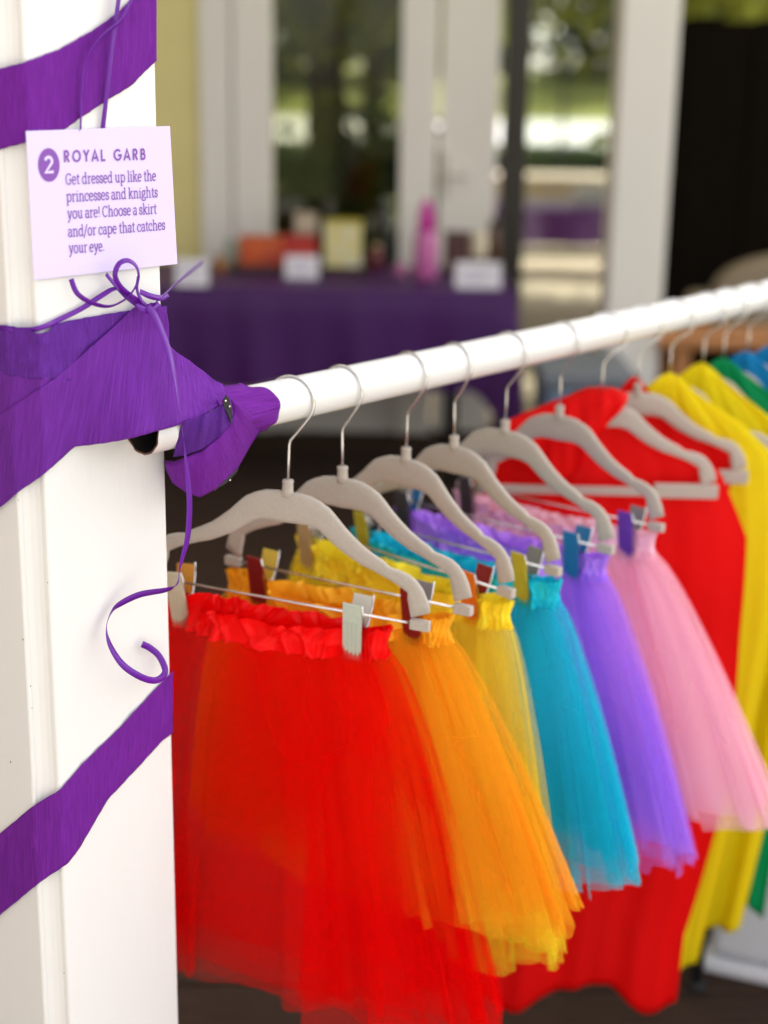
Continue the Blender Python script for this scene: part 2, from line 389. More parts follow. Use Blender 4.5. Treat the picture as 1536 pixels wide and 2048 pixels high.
# lower back layer, upper back layer, broad diagonal layer
patch('paper_layer', CREPE, [(-40, 738), (0, 742), (60, 752), (110, 756), (230, 752), (330, 742)], [(-40, 905), (0, 880), (100, 860), (230, 850), (330, 835)], None, hull=True, parent=wrap, loc=wl0, seed=4)
patch('paper_layer', CREPE3, [(-40, 646, 0), (0, 650, 0), (24, 652, .001), (60, 660, .003), (74, 668, .003), (97, 663, .002), (108, 648, .001), (150, 639, 0), (225, 626, 0), (300, 615, 0), (334, 612, 0)],
      [(-40, 744, 0), (0, 748, 0), (60, 757, 0), (110, 760, 0), (150, 762, 0), (200, 765, 0), (230, 765, 0), (300, 765, 0), (334, 760, 0)], None, hull=True, parent=wrap, loc=wl0, seed=5, wob=0.0012)
blend_patch('paper_layer', CREPE, [(-40, 857), (0, 829), (58, 790), (110, 757), (175, 700), (232, 650), (268, 614), (300, 607), (322, 612), (334, 625), (338, 650), (338, 690), (352, 704), (380, 722), (410, 745), (430, 762), (446, 768)],
            [(-40, 1045), (0, 1015), (36, 985), (90, 947), (150, 893), (200, 888), (258, 878), (300, 866), (340, 856), (362, 848), (372, 844), (395, 838), (415, 826), (436, 812), (446, 806), (450, 803), (455, 800)], 0.0012, 6)
# twisted inner strip and the drooping loop below the rail
def patch3(name, m, top, bot, bulge, seed, nu=60, nv=22, wob=0.0009):
    rng = np.random.RandomState(seed); ph = rng.rand(6) * 6.3; Pg = []
    for i in range(nu):
        u = i / (nu - 1); a = interp(top, u); c = interp(bot, u); row = []
        for j in range(nv):
            v = j / (nv - 1); q = a * (1 - v) + c * v
            w = wob * (math.sin(u * 15 + ph[0] + 2 * v) + 0.7 * math.sin(u * 33 + ph[1] + 3 * v) + 0.8 * math.sin(v * 7 + ph[2] + 5 * u))
            row.append(tuple(on_face(q[0], q[1], q[2] + w + bulge * math.sin(PI * v ** 0.8))))
        Pg.append(row)
    mb = MB(); mb.grid(Pg); return obj(name, mb, m, wrap, smooth=True, off=wl0, solid=0.0003)
patch3('paper_layer', CREPE3, [(363, 846, .0475), (385, 838, .049), (420, 824, .050), (448, 806, .050), (460, 798, .050)], [(346, 914, .030), (370, 911, .040), (405, 898, .046), (440, 872, .050), (466, 844, .051)], 0.0015, 7, nu=50, nv=20)
patch3('paper_loop', CREPE2, [(329, 921, .004), (350, 922, .020), (372, 913, .036), (405, 900, .044), (438, 874, .048), (462, 846, .050), (468, 825, .050), (462, 800, .048)],
       [(331, 938, .002), (345, 966, .012), (372, 985, .022), (400, 995, .030), (432, 978, .032), (475, 937, .032), (503, 888, .034), (530, 848, .038)], 0.006, 8)
patch3('paper_loop', CREPE, [(331, 938, .002), (345, 966, .012), (372, 985, .022), (400, 995, .030), (432, 978, .032), (475, 937, .032), (503, 888, .034), (530, 848, .038)],
       [(345, 930, -.01), (360, 940, -.01), (380, 950, -.005), (400, 955, 0), (430, 940, 0), (470, 905, .0), (495, 870, .005), (515, 845, .01)], -0.004, 9)
# collar of paper round the rail
rng = np.random.RandomState(11); n = 64; rows = []
def k_at(px, y): return sz(on_face(px, y, FACE + RR))[0]
ka, kb = k_at(438, 790), k_at(540, 800)
Pg = []
for q in range(n + 1):
    a = q / n * 2 * PI; row = []
    front = math.cos(a)                                  # 1 on the viewer's side
    ke = kb + 0.012 * max(0, front) - 0.010 * max(0, math.sin(a)) + 0.004 * math.sin(3 * a)
    for j in range(22):
        v = j / 21; k = ka + (ke - ka) * v
        r = RR + 0.0016 + 0.0035 * (1 - v) + 0.0012 * math.sin(5 * a + 4 * v) + 0.0008 * math.sin(9 * a - 7 * v) + (0.0015 * v ** 3)
        row.append(tuple(A + U * k + N * r * math.cos(a) + np.array([0, 0, 1]) * r * math.sin(a)))
    Pg.append(row)
mb = MB(); mb.grid(Pg); obj('paper_collar', mb, CREPE2, wrap, smooth=True, off=wl0, solid=0.0003)
# black beaded band caught in the paper
bl0 = tuple(on_face(445, 900, 0.03))
band = thing('beaded_band', 'black beaded band showing through the slit in the purple paper', 'band', bl0)
def small_patch(poly, m, par, name, l0, off):
    pts = [tuple(on_face(x, y, o)) for x, y, o in poly]; mb = MB().add(pts, [tuple(range(len(pts)))]); return obj(name, mb, m, par, off=l0, solid=0.001)
small_patch([(452, 790, .053), (457, 795, .053), (461, 808, .053), (464, 824, .053), (464, 838, .053), (461, 846, .053), (457, 832, .053), (447, 812, .053), (445, 803, .053)], BLACK, band, 'strap', bl0, 0)
small_patch([(430, 979, .026), (452, 966, .026), (474, 944, .026), (478, 930, .026), (470, 925, .024), (440, 950, .024), (425, 970, .024)], BLACK, band, 'strap', bl0, 0)
BEAD = mat('silver_bead', (0.8, 0.78, 0.72), rough=0.2, metal=0.7)
for (x, y, o) in [(451, 802, .0545), (459, 813, .0545), (476, 928, .027), (459, 949, .027), (460, 960, .027), (430, 978, .027), (434, 969, .027)]:
    c = on_face(x, y, o); mb = MB(); r = 0.0011
    mb.lathe([(0.0002, -r), (r * .7, -r * .7), (r, 0), (r * .7, r * .7), (0.0002, r)], 8, c); obj('bead', mb, BEAD, band, smooth=True, off=bl0)

# ================================================================== CURLING RIBBON
def ribbon(name, path, width, m, parent, l0, ang=None, n=7, hull_left=False):
    """path: (px, py, offset from the post's face); ang: turn of the ribbon about its run, per control point (0 = flat to the post)"""
    if ang is None: ang = [0.0] * len(path)
    pts = catmull([(p[0], p[1], p[2], a) for p, a in zip(path, ang)], n)
    W = [on_face(p[0], p[1], p[2]) if not (hull_left and p[0] < 100) else on_hull(p[0], p[1], 0.002 + p[2]) for p in pts]; Pg = []
    ws = width if isinstance(width, (list, tuple)) else [width, width]
    for i, c in enumerate(W):
        t = W[min(i + 1, len(W) - 1)] - W[max(i - 1, 0)]; t /= np.linalg.norm(t)
        a = np.cross(t, N); a /= max(1e-6, np.linalg.norm(a)); bnm = np.cross(a, t)
        w = a * math.cos(pts[i][3]) + bnm * math.sin(pts[i][3])
        f = i / (len(W) - 1); wd = ws[0] * (1 - f) + ws[1] * f
        Pg.append([tuple(c + w * wd * s) for s in (-0.5, 0, 0.5)])
    mb = MB(); mb.grid(Pg); return obj(name, mb, m, parent, smooth=True, off=l0, solid=0.00025)
PXM = 1.3 / 3000
l0 = tuple(face_pt(-0.2, 1.42))
hr = thing('hanging_ribbon', 'two purple ribbon strands holding up the lavender card from above', 'ribbon', l0)
ribbon('strand', [(244, -70, .009), (237, 0, .009), (226, 80, .009), (216, 165, .007), (205, 262, .003)], [13 * PXM, 11 * PXM], RIBBON, hr, l0, [0.2, .2, .15, .1, 0])
ribbon('strand', [(300, -50, .010), (262, 2, .012), (243, 40, .012), (205, 72, .011), (175, 118, .009), (164, 180, .007), (161, 262, .003)], [9 * PXM, 8 * PXM], RIBBON, hr, l0, [.1, .1, .3, .4, .5, .5, .4])
l0 = tuple(face_pt(-0.155, 1.27))
bow = thing('curling_ribbon', 'purple curling ribbon bow below the card with a long dangling curled tail', 'ribbon', l0)
w10 = 10 * PXM
ribbon('band', [(-40, 657, .001), (0, 658, .001), (40, 660, .001), (80, 656, .003), (125, 636, .004), (165, 616, .005), (205, 590, .007), (232, 577, .010), (262, 590, .012), (285, 608, .012)], w10, RIBBON, bow, l0, [0, 0, 0, .2, .4, .5, .6, 1.0, .6, .2], hull_left=True)
ribbon('loop', [(212, 548, .007), (232, 572, .010), (252, 594, .013), (276, 612, .013)], w10, RIBBON, bow, l0, [.3, .3, .4, .3])
ribbon('loop', [(286, 610, .013), (262, 592, .017), (240, 572, .020), (230, 550, .022), (238, 528, .024), (255, 521, .025), (272, 532, .024), (277, 555, .022), (266, 582, .019), (245, 602, .018), (215, 613, .018), (180, 604, .017), (154, 586, .014), (142, 558, .008)], w10, RIBBON, bow, l0, [.2, .4, .5, .7, .7, .5, .4, .4, .6, .8, .9, .7, .7, .7])
ribbon('loop', [(277, 552, .020), (274, 578, .018), (282, 600, .016), (292, 612, .014)], w10, RIBBON, bow, l0, [.2, .3, .3, .2])
ribbon('knot', [(272, 606, .015), (285, 618, .019), (302, 620, .020), (318, 606, .018)], 13 * PXM, RIBBON, bow, l0, [.4, .1, .2, .5])
ribbon('knot', [(280, 583, .013), (300, 592, .015), (322, 596, .013), (336, 588, .004)], 12 * PXM, RIBBON, bow, l0, [.4, .1, .2, .5])
ribbon('tail', [(300, 612, .018), (312, 604, .024), (330, 588, .045), (358, 562, .10), (385, 540, .16), (405, 524, .21)], [11 * PXM, 9 * PXM], RIBBON, bow, l0, [.1, .1, .1, .1, .1, .1])
ribbon('tail', [(296, 612, .020), (310, 632, .024), (322, 660, .028), (338, 705, .036), (352, 770, .048), (361, 830, .056), (366, 868, .058), (371, 915, .060), (377, 970, .060), (379, 1020, .060), (375, 1075, .058), (366, 1112, .056), (359, 1140, .054), (357, 1160, .050), (349, 1172, .046), (330, 1180, .040), (280, 1189, .022), (240, 1208, .012), (222, 1226, .008), (213, 1255, .010), (220, 1290, .016), (245, 1329, .024), (280, 1353, .028), (308, 1361, .026), (325, 1353, .020), (330, 1338, .014), (318, 1312, .010), (300, 1296, .008), (284, 1288, .008)],
       [16 * PXM, 14 * PXM], RIBBON, bow, l0, [0, 0, 0, 0, .3, .7, .9, .5, .1, 0, 0, .2, .6, .9, .7, .3, 0, .1, .6, .7, .3, .1, 0, .3, .7, .5, .1, 0, 0])

# ================================================================== CARD WITH PRINT
def arc(cx, cy, rx, ry, a0, a1, n=12): return [(cx + rx * math.cos(math.radians(a0 + (a1 - a0) * i / n)), cy + ry * math.sin(math.radians(a0 + (a1 - a0) * i / n))) for i in range(n + 1)]
def ser(x, y, w=0.15): return [(x - w, y), (x + w, y)]
XH = 1.0
G = {}
G['a'] = (.78, [arc(.34, .72, .25, .26, 165, 0, 8) + [(.59, .15), (.64, .02), (.76, .02)], arc(.33, .28, .26, .28, 75, 390, 14)])
G['e'] = (.80, [[(.10, .53), (.68, .53)] , arc(.39, .5, .31, .5, 4, 318, 18)])
G['c'] = (.74, [arc(.40, .5, .33, .5, 42, 318, 16), [(.64, .62), (.64, .86)]])
G['o'] = (.88, [arc(.43, .5, .34, .5, 0, 360, 22)])
G['s'] = (.64, [arc(.31, .74, .21, .25, 30, 255, 10) + arc(.31, .26, .23, .25, 80, -150, 10), [(.52, .68), (.52, .92)], [(.08, .06), (.08, .32)]])
G['d'] = (.94, [arc(.38, .49, .30, .49, 40, 320, 16), [(.70, 0.0), (.70, 1.48)], ser(.61, 1.48, .10), ser(.79, 0.02, .10)])
G['p'] = (.94, [arc(.54, .49, .30, .49, -140, 140, 16), [(.22, -.45), (.22, .98)], ser(.13, .97, .10), ser(.24, -.46, .17)])
G['g'] = (.84, [arc(.37, .66, .26, .32, 0, 360, 16), [(.52, .93), (.80, .99)], [(.22, .38), (.15, .24), (.25, .12), (.55, .08)] + arc(.50, -.14, .24, .22, 80, -90, 6) + arc(.36, -.16, .28, .20, -90, -250, 8)])
G['t'] = (.58, [[(.26, 1.3), (.26, .2)] + arc(.44, .2, .18, .19, 180, 300, 6), [(.03, .97), (.52, .97)]])
G['r'] = (.68, [[(.24, 0), (.24, .97)], ser(.14, .97, .11), ser(.26, .02, .18), arc(.52, .60, .28, .36, 175, 60, 8)])
G['u'] = (.98, [[(.22, .97), (.22, .32)] + arc(.46, .32, .24, .31, 180, 350, 8), [(.72, .97), (.72, .0)], ser(.13, .97, .10), ser(.63, .97, .10), ser(.82, .02, .10)])
G['n'] = (1.0, [[(.22, 0), (.22, .97)], arc(.49, .66, .26, .32, 175, 0, 8) + [(.75, .0)], ser(.13, .97, .10), ser(.22, .02, .17), ser(.77, .02, .17)])
G['h'] = (1.0, [[(.22, 0), (.22, 1.48)], arc(.49, .66, .26, .32, 175, 0, 8) + [(.75, .0)], ser(.13, 1.48, .10), ser(.22, .02, .17), ser(.77, .02, .17)])
G['l'] = (.48, [[(.24, 0), (.24, 1.48)], ser(.14, 1.48, .11), ser(.24, .02, .18)])
G['i'] = (.48, [[(.24, 0), (.24, .97)], ser(.14, .97, .11), ser(.24, .02, .18), [(.24, 1.26), (.24, 1.42)]])
G['k'] = (.92, [[(.22, 0), (.22, 1.48)], ser(.13, 1.48, .10), ser(.22, .02, .15), [(.24, .42), (.68, .96)], [(.40, .60), (.74, .02)], ser(.66, .96, .15), ser(.78, .02, .14)])
G['y'] = (.86, [[(.14, .96), (.44, .04)], [(.74, .96), (.40, -.22), (.26, -.44), (.06, -.40)], ser(.15, .97, .15), ser(.72, .97, .14)])
G['G'] = (1.08, [arc(.54, .70, .44, .70, 40, 322, 20), [(.89, .28), (.89, .60)], [(.62, .62), (1.02, .62)], [(.88, 1.12), (.88, 1.38)]])
G['C'] = (1.04, [arc(.55, .70, .45, .70, 42, 316, 20), [(.88, 1.10), (.88, 1.38)]])
G['!'] = (.36, [[(.18, 1.44), (.18, .42)], [(.18, .0), (.18, .14)]])
G['.'] = (.34, [[(.16, .0), (.16, .16)]])
G['/'] = (.60, [[(.02, -.30), (.56, 1.52)]])
G[' '] = (.34, [])
H = {}
H['R'] = (1.0, [[(.14, 0), (.14, 1.4)], [(.14, 1.3), (.42, 1.3)] + arc(.42, .99, .31, .31, 90, -90, 10) + [(.14, .68)], [(.40, .66), (.80, 0)]])
H['O'] = (1.42, [arc(.68, .70, .56, .61, 0, 360, 28)])
H['Y'] = (1.0, [[(.06, 1.4), (.48, .70), (.48, 0)], [(.90, 1.4), (.48, .70)]])
H['A'] = (1.18, [[(.06, 0), (.56, 1.36), (1.06, 0)], [(.26, .42), (.86, .42)]])
H['L'] = (.86, [[(.14, 1.4), (.14, .10), (.74, .10)]])
H['G'] = (1.36, [arc(.68, .70, .56, .61, 42, 356, 24) + [(.72, .66)]])
H['B'] = (1.02, [[(.14, 0), (.14, 1.4)], [(.14, 1.3), (.42, 1.3)] + arc(.42, 1.02, .26, .28, 90, -90, 9) + [(.14, .74)], [(.42, .74)] + arc(.46, .42, .32, .32, 90, -90, 9) + [(.14, .10)]])
H[' '] = (.62, [])
H['2'] = (.9, [arc(.44, .98, .32, .34, 165, -28, 12) + [(.10, .09), (.84, .09)]])
cw = 0.0035                                            # card in front of the post's face
cTL, cTR, cBR, cBL = [sz(on_face(x, y, cw)) for x, y in ((52, 262), (340, 252), (355, 528), (68, 560))]
cl0 = tuple(on_face(205, 405, cw))
card = thing('sign_card', 'lavender card headed ROYAL GARB hanging on the white post', 'sign', cl0)
mb = MB(); fr = [face_pt(s, z, cw) for s, z in (cTL, cTR, cBR, cBL)]; bk = [p - N * 0.0006 for p in fr]
mb.add(fr + bk, [(0, 3, 2, 1), (4, 5, 6, 7), (0, 1, 5, 4), (1, 2, 6, 5), (2, 3, 7, 6), (3, 0, 4, 7)])
obj('card_sheet', mb, CARD, card, off=cl0, bevel=0.0002)
def letters(text, font, p_start, p_end, unit_px, stroke, track, m, name, lift=0.0004, weight_x=1.0):
    s0, z0 = sz(on_face(*p_start, cw)); s1, z1 = sz(on_face(*p_end, cw))
    tot = sum(font[c][0] + track for c in text) - track - 0.12
    dirv = np.array([s1 - s0, z1 - z0]); L = np.linalg.norm(dirv); dx = dirv / L; dy = np.array([-dx[1], dx[0]])
    ux = L / tot; uy = unit_px / 2500.0
    mb = MB(); cur = -0.06; k = 0
    for ch in text:
        adv, strokes = font[ch]
        for st in strokes:
            k += 1
            P2 = [dx * (cur + x) * ux + dy * y * uy for x, y in st]
            hw = stroke * 0.5 * uy
            left = []; right = []
            for i, p in enumerate(P2):
                t0 = p - P2[i - 1] if i > 0 else P2[1] - p
                t1 = P2[i + 1] - p if i < len(P2) - 1 else t0
                t0 = t0 / max(1e-12, np.linalg.norm(t0)); t1 = t1 / max(1e-12, np.linalg.norm(t1)); t = t0 + t1
                if np.linalg.norm(t) < 1e-6: t = t0
                t /= np.linalg.norm(t); nn = np.array([-t[1], t[0]]); sc = min(1.6, 1 / max(.35, abs(nn.dot(np.array([-t0[1], t0[0]])))))
                left.append(p + nn * hw * sc); right.append(p - nn * hw * sc)
            zoff = cw + lift + (k % 9) * 0.000012
            vs = [face_pt(s0 + q[0], z0 + q[1], zoff) for pair in zip(left, right) for q in pair]
            mb.add(vs, [(2 * i, 2 * i + 1, 2 * i + 3, 2 * i + 2) for i in range(len(P2) - 1)])
        cur += adv + track
    return obj(name, mb, m, card, off=cl0)
letters('ROYAL GARB', H, (128.5, 324.5), (291.5, 319.3), 16.6, .26, .34, INK, 'heading_lettering')
for txt, a, c in (('Get dressed up like the', (131.5, 369), (311.5, 361)), ('princesses and knights', (133, 403.5), (314.6, 394)), ('you are! Choose a skirt', (135, 437.5), (312.5, 427)),
                  ('and/or cape that catches', (136.5, 473.5), (329.5, 459)), ('your eye.', (138, 506.5), (208, 501.5))):
    letters(txt, G, a, c, 15.2, .155, .03, INK, 'lettering')
bc = sz(on_face(97.5, 330, cw)); brs = abs(sz(on_face(119, 329, cw))[0] - sz(on_face(76, 331, cw))[0]) / 2; brz = 33 / 2500.0
mb = MB(); pts = [face_pt(bc[0] + brs * math.cos(q), bc[1] + brz * math.sin(q), cw + 0.0003) for q in np.linspace(0, 2 * PI, 49)[:-1]]
mb.add(pts, [tuple(range(48))]); bad = obj('number_badge', mb, INK, card, off=cl0)
nm = letters('2', H, (90.0, 347), (106.5, 345.5), 23.8, .26, .0, CARD, 'numeral', lift=0.0006)
nm.parent = bad

# ================================================================== HANGERS
def k_for(px, drop=0.09):
    lo, hi = -0.1, 3.0
    for _ in range(50):
        mid = (lo + hi) / 2
        if proj(A + U * mid - np.array([0, 0, drop]))[0] < px: lo = mid
        else: hi = mid
    return lo
NECK = -0.088; BARZ = -0.208; UX = 0.1545 / 288; VX = 0.000512
ST = [(0, 12, 73), (20, 11, 72), (45, 14, 72), (66, 22, 78), (84, 32, 92), (100, 48, 104), (115, 64, 114), (134, 81, 124), (154, 97, 134), (176, 110, 141), (197, 121, 149), (204, 128, 152), (212, 130.5, 155), (228, 133, 163), (246, 139, 174), (260, 148, 186), (273, 163, 200), (283, 183, 214), (289, 206, 222)]
def body_mesh(full_bar=False):
    mb = MB(); st = [(-a, u, l) for a, u, l in ST[:0:-1]] + ST
    rows = []; ty = 0.0032
    for i, (dx, u, l) in enumerate(st):
        x = dx * UX; xl = x
        adx = abs(dx)
        if adx > 250: xl = math.copysign((adx - (adx - 250) * 0.72) * UX, dx) - math.copysign(0.004, dx)
        zu, zl = NECK - u * VX, NECK - l * VX
        c = ((x + xl) / 2, (zu + zl) / 2); hx = (x - xl) / 2; hz = (zu - zl) / 2
        ring = []
        for (yy_, e) in ((-ty * .45, 1), (ty * .45, 1), (ty, .82), (ty, .2), (ty * .8, 0), (ty, -.2), (ty, -.82), (ty * .45, -1), (-ty * .45, -1), (-ty, -.82), (-ty, -.2), (-ty, .2), (-ty, .82)):
            ring.append((c[0] + hx * e, yy_, c[1] + hz * e))
        rows.append(ring)
    n = len(rows[0]); vs = [p for r in rows for p in r]; fs = []
    for i in range(len(rows) - 1): fs += [(i * n + q, i * n + (q + 1) % n, (i + 1) * n + (q + 1) % n, (i + 1) * n + q) for q in range(n)]
    fs += [tuple(range(n))[::-1], tuple(range((len(rows) - 1) * n, len(rows) * n))]
    mb.add(vs, fs)
    return mb
def neck_mesh():
    mb = MB(); rows = [(0.0062, NECK - 0.010), (0.0055, NECK - 0.004), (0.0052, NECK + 0.003), (0.0058, NECK + 0.0045), (0.0054, NECK + 0.0062), (0.003, NECK + 0.0068)]
    return mb.lathe(rows, 14)
def hook_mesh(R, wire=0.0014):
    zc = RR + wire + 0.0002 - R
    pts = [(0, 0, NECK), (0, 0, -0.060), (0, 0, -0.046), (0.0012, 0, -0.041), (0.010, 0, -0.030), (R * .86, 0, zc - R * .52)]
    pts += [(R * math.cos(a), 0, zc + R * math.sin(a)) for a in np.linspace(-0.35, PI + 0.35, 22)]
    return MB().tube(pts, wire, 8)
BODY = NECKM = None
HANG_GRP = 'taupe clip hangers holding the skirts'
def copy_mesh_obj(src, name, parent):
    o = src.copy(); o.name = name; COL.objects.link(o); o.parent = parent; return o
proto = {}
def make_clip(parent, x, m_front, m_back, tilt=0.0, two=True):
    w = 0.0100; mb = MB()
    # front plate, leaning: jaws meet at the bottom, handles stand apart at the top
    Mx = Matrix.Translation((x, 0, BARZ)) @ Matrix.Rotation(tilt, 4, 'Y') @ Matrix.Rotation(0.20, 4, 'X') @ Matrix.Translation((0, -0.0115, 0))
    mb.box(-w, w, -0.001, 0.001, -0.046, 0.017, Mx)
    for q in range(4):
        xx = -0.0066 + q * 0.0044; mb.box(xx - .0011, xx + .0011, -0.0020, -0.0011, -0.043, -0.004, Mx)
    for q in range(4):
        for r in range(4):
            xx = -0.0066 + q * 0.0044; zz = 0.000 + r * 0.0042; mb.box(xx - .0008, xx + .0008, -0.0017, -0.0011, zz, zz + .0016, Mx)
    mb.box(-w * 1.03, w * 1.03, -0.0018, 0.003, -0.0485, -0.0435, Mx)
    c = obj('clip', mb, m_front, parent, bevel=0.0004)
    mb = MB(); My = Matrix.Translation((x, 0, BARZ)) @ Matrix.Rotation(tilt, 4, 'Y') @ Matrix.Rotation(-0.22, 4, 'X') @ Matrix.Translation((0, 0.0120, 0))
    mb.box(-w, w, -0.001, 0.001, -0.045, 0.018, My); obj('back_plate', mb, m_back, c, bevel=0.0004)
    mb = MB(); mb.tube([Mx @ Vector((w + .0006, -.001, .018)), Mx @ Vector((w + .0012, .001, 0.002)), Mx @ Vector((w + .0006, .004, -.012)), My @ Vector((w + .0006, -.002, -.012)), My @ Vector((w + .0012, .0, .002)), My @ Vector((w + .0006, .001, .02))], 0.0010, 6)
    obj('spring', mb, CHROME, c, smooth=True)
    return c
def make_hanger(label, k, yaw, hookR, group):
    p = A + U * k
    h = thing('clip_hanger', label, 'hanger', tuple(p), math.radians(yaw), group)
    if 'body' not in proto:
        proto['body'] = obj('body', body_mesh(), FLOCK, h, smooth=True)
        proto['neck'] = obj('neck', neck_mesh(), FLOCK, h, smooth=True)
        for key, sgn in (('foot_l', -1), ('foot_r', 1)):
            proto[key] = obj('foot', MB().box(min(sgn * .136, sgn * .1560), max(sgn * .136, sgn * .1560), -0.0042, 0.0042, BARZ - 0.0055, BARZ + 0.0050), FLOCK, h, bevel=0.0012)
        proto['bar'] = obj('bar', MB().tube([(-0.14, 0, BARZ), (0, 0, BARZ - .0006), (0.14, 0, BARZ)], 0.0014, 8), CHROME, h, smooth=True)
    else:
        for nme in ('body', 'neck', 'foot_l', 'foot_r', 'bar'): copy_mesh_obj(proto[nme], nme.split('_')[0], h)
    obj('hook', hook_mesh(hookR), CHROME, h, smooth=True)
    return h

def cm(name, c, r=0.35): return mat(name, c, rough=r, noise=0.03, nscale=40)
CL = dict(sage=cm('clip_sage', (.50, .56, .47)), cream=cm('clip_cream', (.62, .58, .42)), dred=cm('clip_red', (.25, .015, .012)), orange=cm('clip_orange', (.80, .22, .02)),
          olive=cm('clip_olive', (.62, .52, .05)), blue=cm('clip_blue', (.03, .20, .42)), violet=cm('clip_violet', (.16, .06, .42)), tan=cm('clip_tan', (.55, .42, .22)), dark=cm('clip_dark', (.07, .06, .06)),
          grey=cm('clip_grey', (.25, .25, .25)), clear=cm('clip_pale', (.62, .60, .52)), yellow=cm('clip_yellow', (.75, .55, .06)), amber=cm('clip_amber', (.65, .28, .03)))
COLS = {'red': (0.92, 0.003, 0.003), 'orange': (1.0, 0.47, 0.022), 'yellow': (1.0, 0.80, 0.040), 'blue': (0.016, 0.62, 0.82), 'purple': (0.56, 0.26, 1.0), 'pink': (1.0, 0.60, 0.72)}

# ================================================================== SKIRTS
def folds(seed, cnt, amp, fine=0.0):
    rng = np.random.RandomState(seed); cs = [(max(2, int(round(cnt * q * rng.uniform(.85, 1.2)))), rng.rand() * 6.3, w) for q, w in ((.45, .8), (.8, .9), (1.25, .8), (1.9, .45), (3.1, .22))]
    tw = [(rng.randint(1, 4), rng.rand() * 6.3, rng.uniform(.12, .34)) for _ in range(3)]
    fn = [(int(cnt * 5.3), rng.rand() * 6.3), (int(cnt * 7.7), rng.rand() * 6.3)]
    def f(th, t=1.0):
        th2 = th + sum(a * math.sin(n * th + p) for n, p, a in tw)
        v = sum(w * math.sin(n * th2 + p + .3 * t) for n, p, w in cs) / 1.7
        v = math.tanh(v * 1.3) * (1 + .25 * v)
        return amp * v + fine * sum(math.sin(n * th2 + p) for n, p in fn)
    return f
def pinch(x, drop, clips):
    v = 1.0
    for c in clips: v *= 1 - .94 * math.exp(-((x - c) / .0165) ** 4) * math.exp(-max(0, drop) / .03)
    return v
def skirt_layer(name, m, parent, cx, a0, a1, b0, b1, z0, z1, seed, cnt=22, amp=0.010, jag=0.02, N_=460, M_=22, powr=0.68, skew=0.0, clips=()):
    rng = np.random.RandomState(seed + 50); f = folds(seed, cnt, amp, amp * 0.02)
    ov = [(rng.randint(7, 11), rng.rand() * 6.3, 1.25), (rng.randint(12, 19), rng.rand() * 6.3, .8)]
    npan = rng.randint(9, 14); pv = rng.rand(npan); ps = rng.rand(npan) - .5
    Pg = []
    for i in range(N_):
        th = i / N_ * 2 * PI
        c, s = math.cos(th), math.sin(th); ce = math.copysign(abs(c) ** .8, c); se = math.copysign(abs(s) ** .9, s)
        pi = (th / (2 * PI) * npan + 0.15) % npan; k = int(pi) % npan; fr = pi - int(pi)
        hem = z1 - jag * (pv[k] + ps[k] * (fr - .5) * 1.4 - .5)
        row = []
        for j in range(M_):
            t = j / (M_ - 1); g = t ** powr
            a = a0 + (a1 - a0) * g; bb = b0 + (b1 - b0) * t ** 0.9
            d = f(th, t) * (0.12 + 0.88 * t ** .7)
            z = z0 + (hem - z0) * t
            gt = .25 + .75 * t ** .7
            tj = th + gt * sum(q_ * math.sin(n_ * th + p_ + .5 * t) / n_ for n_, p_, q_ in ov)          # cloth doubles back on itself: overlapping pleats
            dj = d + gt * .004 * sum(math.cos(n_ * th + p_ + .5 * t) for n_, p_, q_ in ov)
            c2, s2 = math.cos(tj), math.sin(tj); c2 = math.copysign(abs(c2) ** .8, c2); s2 = math.copysign(abs(s2) ** .9, s2)
            X_ = cx + skew * t + c2 * (a + dj * .7); row.append((X_, s2 * (bb + dj) * pinch(X_, (z0 - z) - .0, clips), z))
        Pg.append(row)
    mb = MB(); mb.grid(Pg, closed=True)
    return obj(name, mb, m, parent, smooth=True)
def waistband(m, parent, cx, a0, b0, z0, h, seed, sag=0.008, clips=()):
    rng = np.random.RandomState(seed); nr = 96
    cr = [(rng.rand() * 2 * PI, rng.uniform(.022, .06), rng.uniform(.4, 1.2), rng.uniform(-.10, .10), rng.uniform(-.06, .06)) for _ in range(nr)]   # puckers: place, width, height, slant, curl
    f = folds(seed + 3, 15, 0.0024); f2 = folds(seed + 9, 9, 0.0022); Pg = []; N_ = 560; M_ = 15
    for i in range(N_):
        th = i / N_ * 2 * PI; c, s = math.cos(th), math.sin(th); ce = math.copysign(abs(c) ** .8, c); se = math.copysign(abs(s) ** .9, s)
        row = []; ztop = f2(th); zbot = f(th * 1.0)
        for j in range(M_):
            t = j / (M_ - 1); v = 2 * t - 1
            d = 0
            for p, w, hh, sl, cu in cr:
                q = (th - p - sl * v - cu * v * v + PI) % (2 * PI) - PI
                if abs(q) < w: d += hh * (1 - abs(q) / w) ** 1.3
            d = 0.0078 * min(1.5, d) * (0.45 + 0.55 * abs(v) ** .7) + f(th, 3 * t) * .7 + 0.0030 * v * v - .002
            zz = z0 - h * t - sag * (1 - ce * ce) + ztop * (1 - t) + zbot * .6 * t
            X_ = cx + ce * (a0 + d * .5); row.append((X_, se * (b0 + d) * pinch(X_, 0, clips), zz))
        Pg.append(row)
    mb = MB(); mb.grid(Pg, closed=True)
    return obj('waistband', mb, m, parent, smooth=True)
SATIN = {}
ROLL = {'red': 2.2, 'orange': -.8, 'yellow': 1.4, 'blue': -1.6, 'purple': .9, 'pink': -.4}
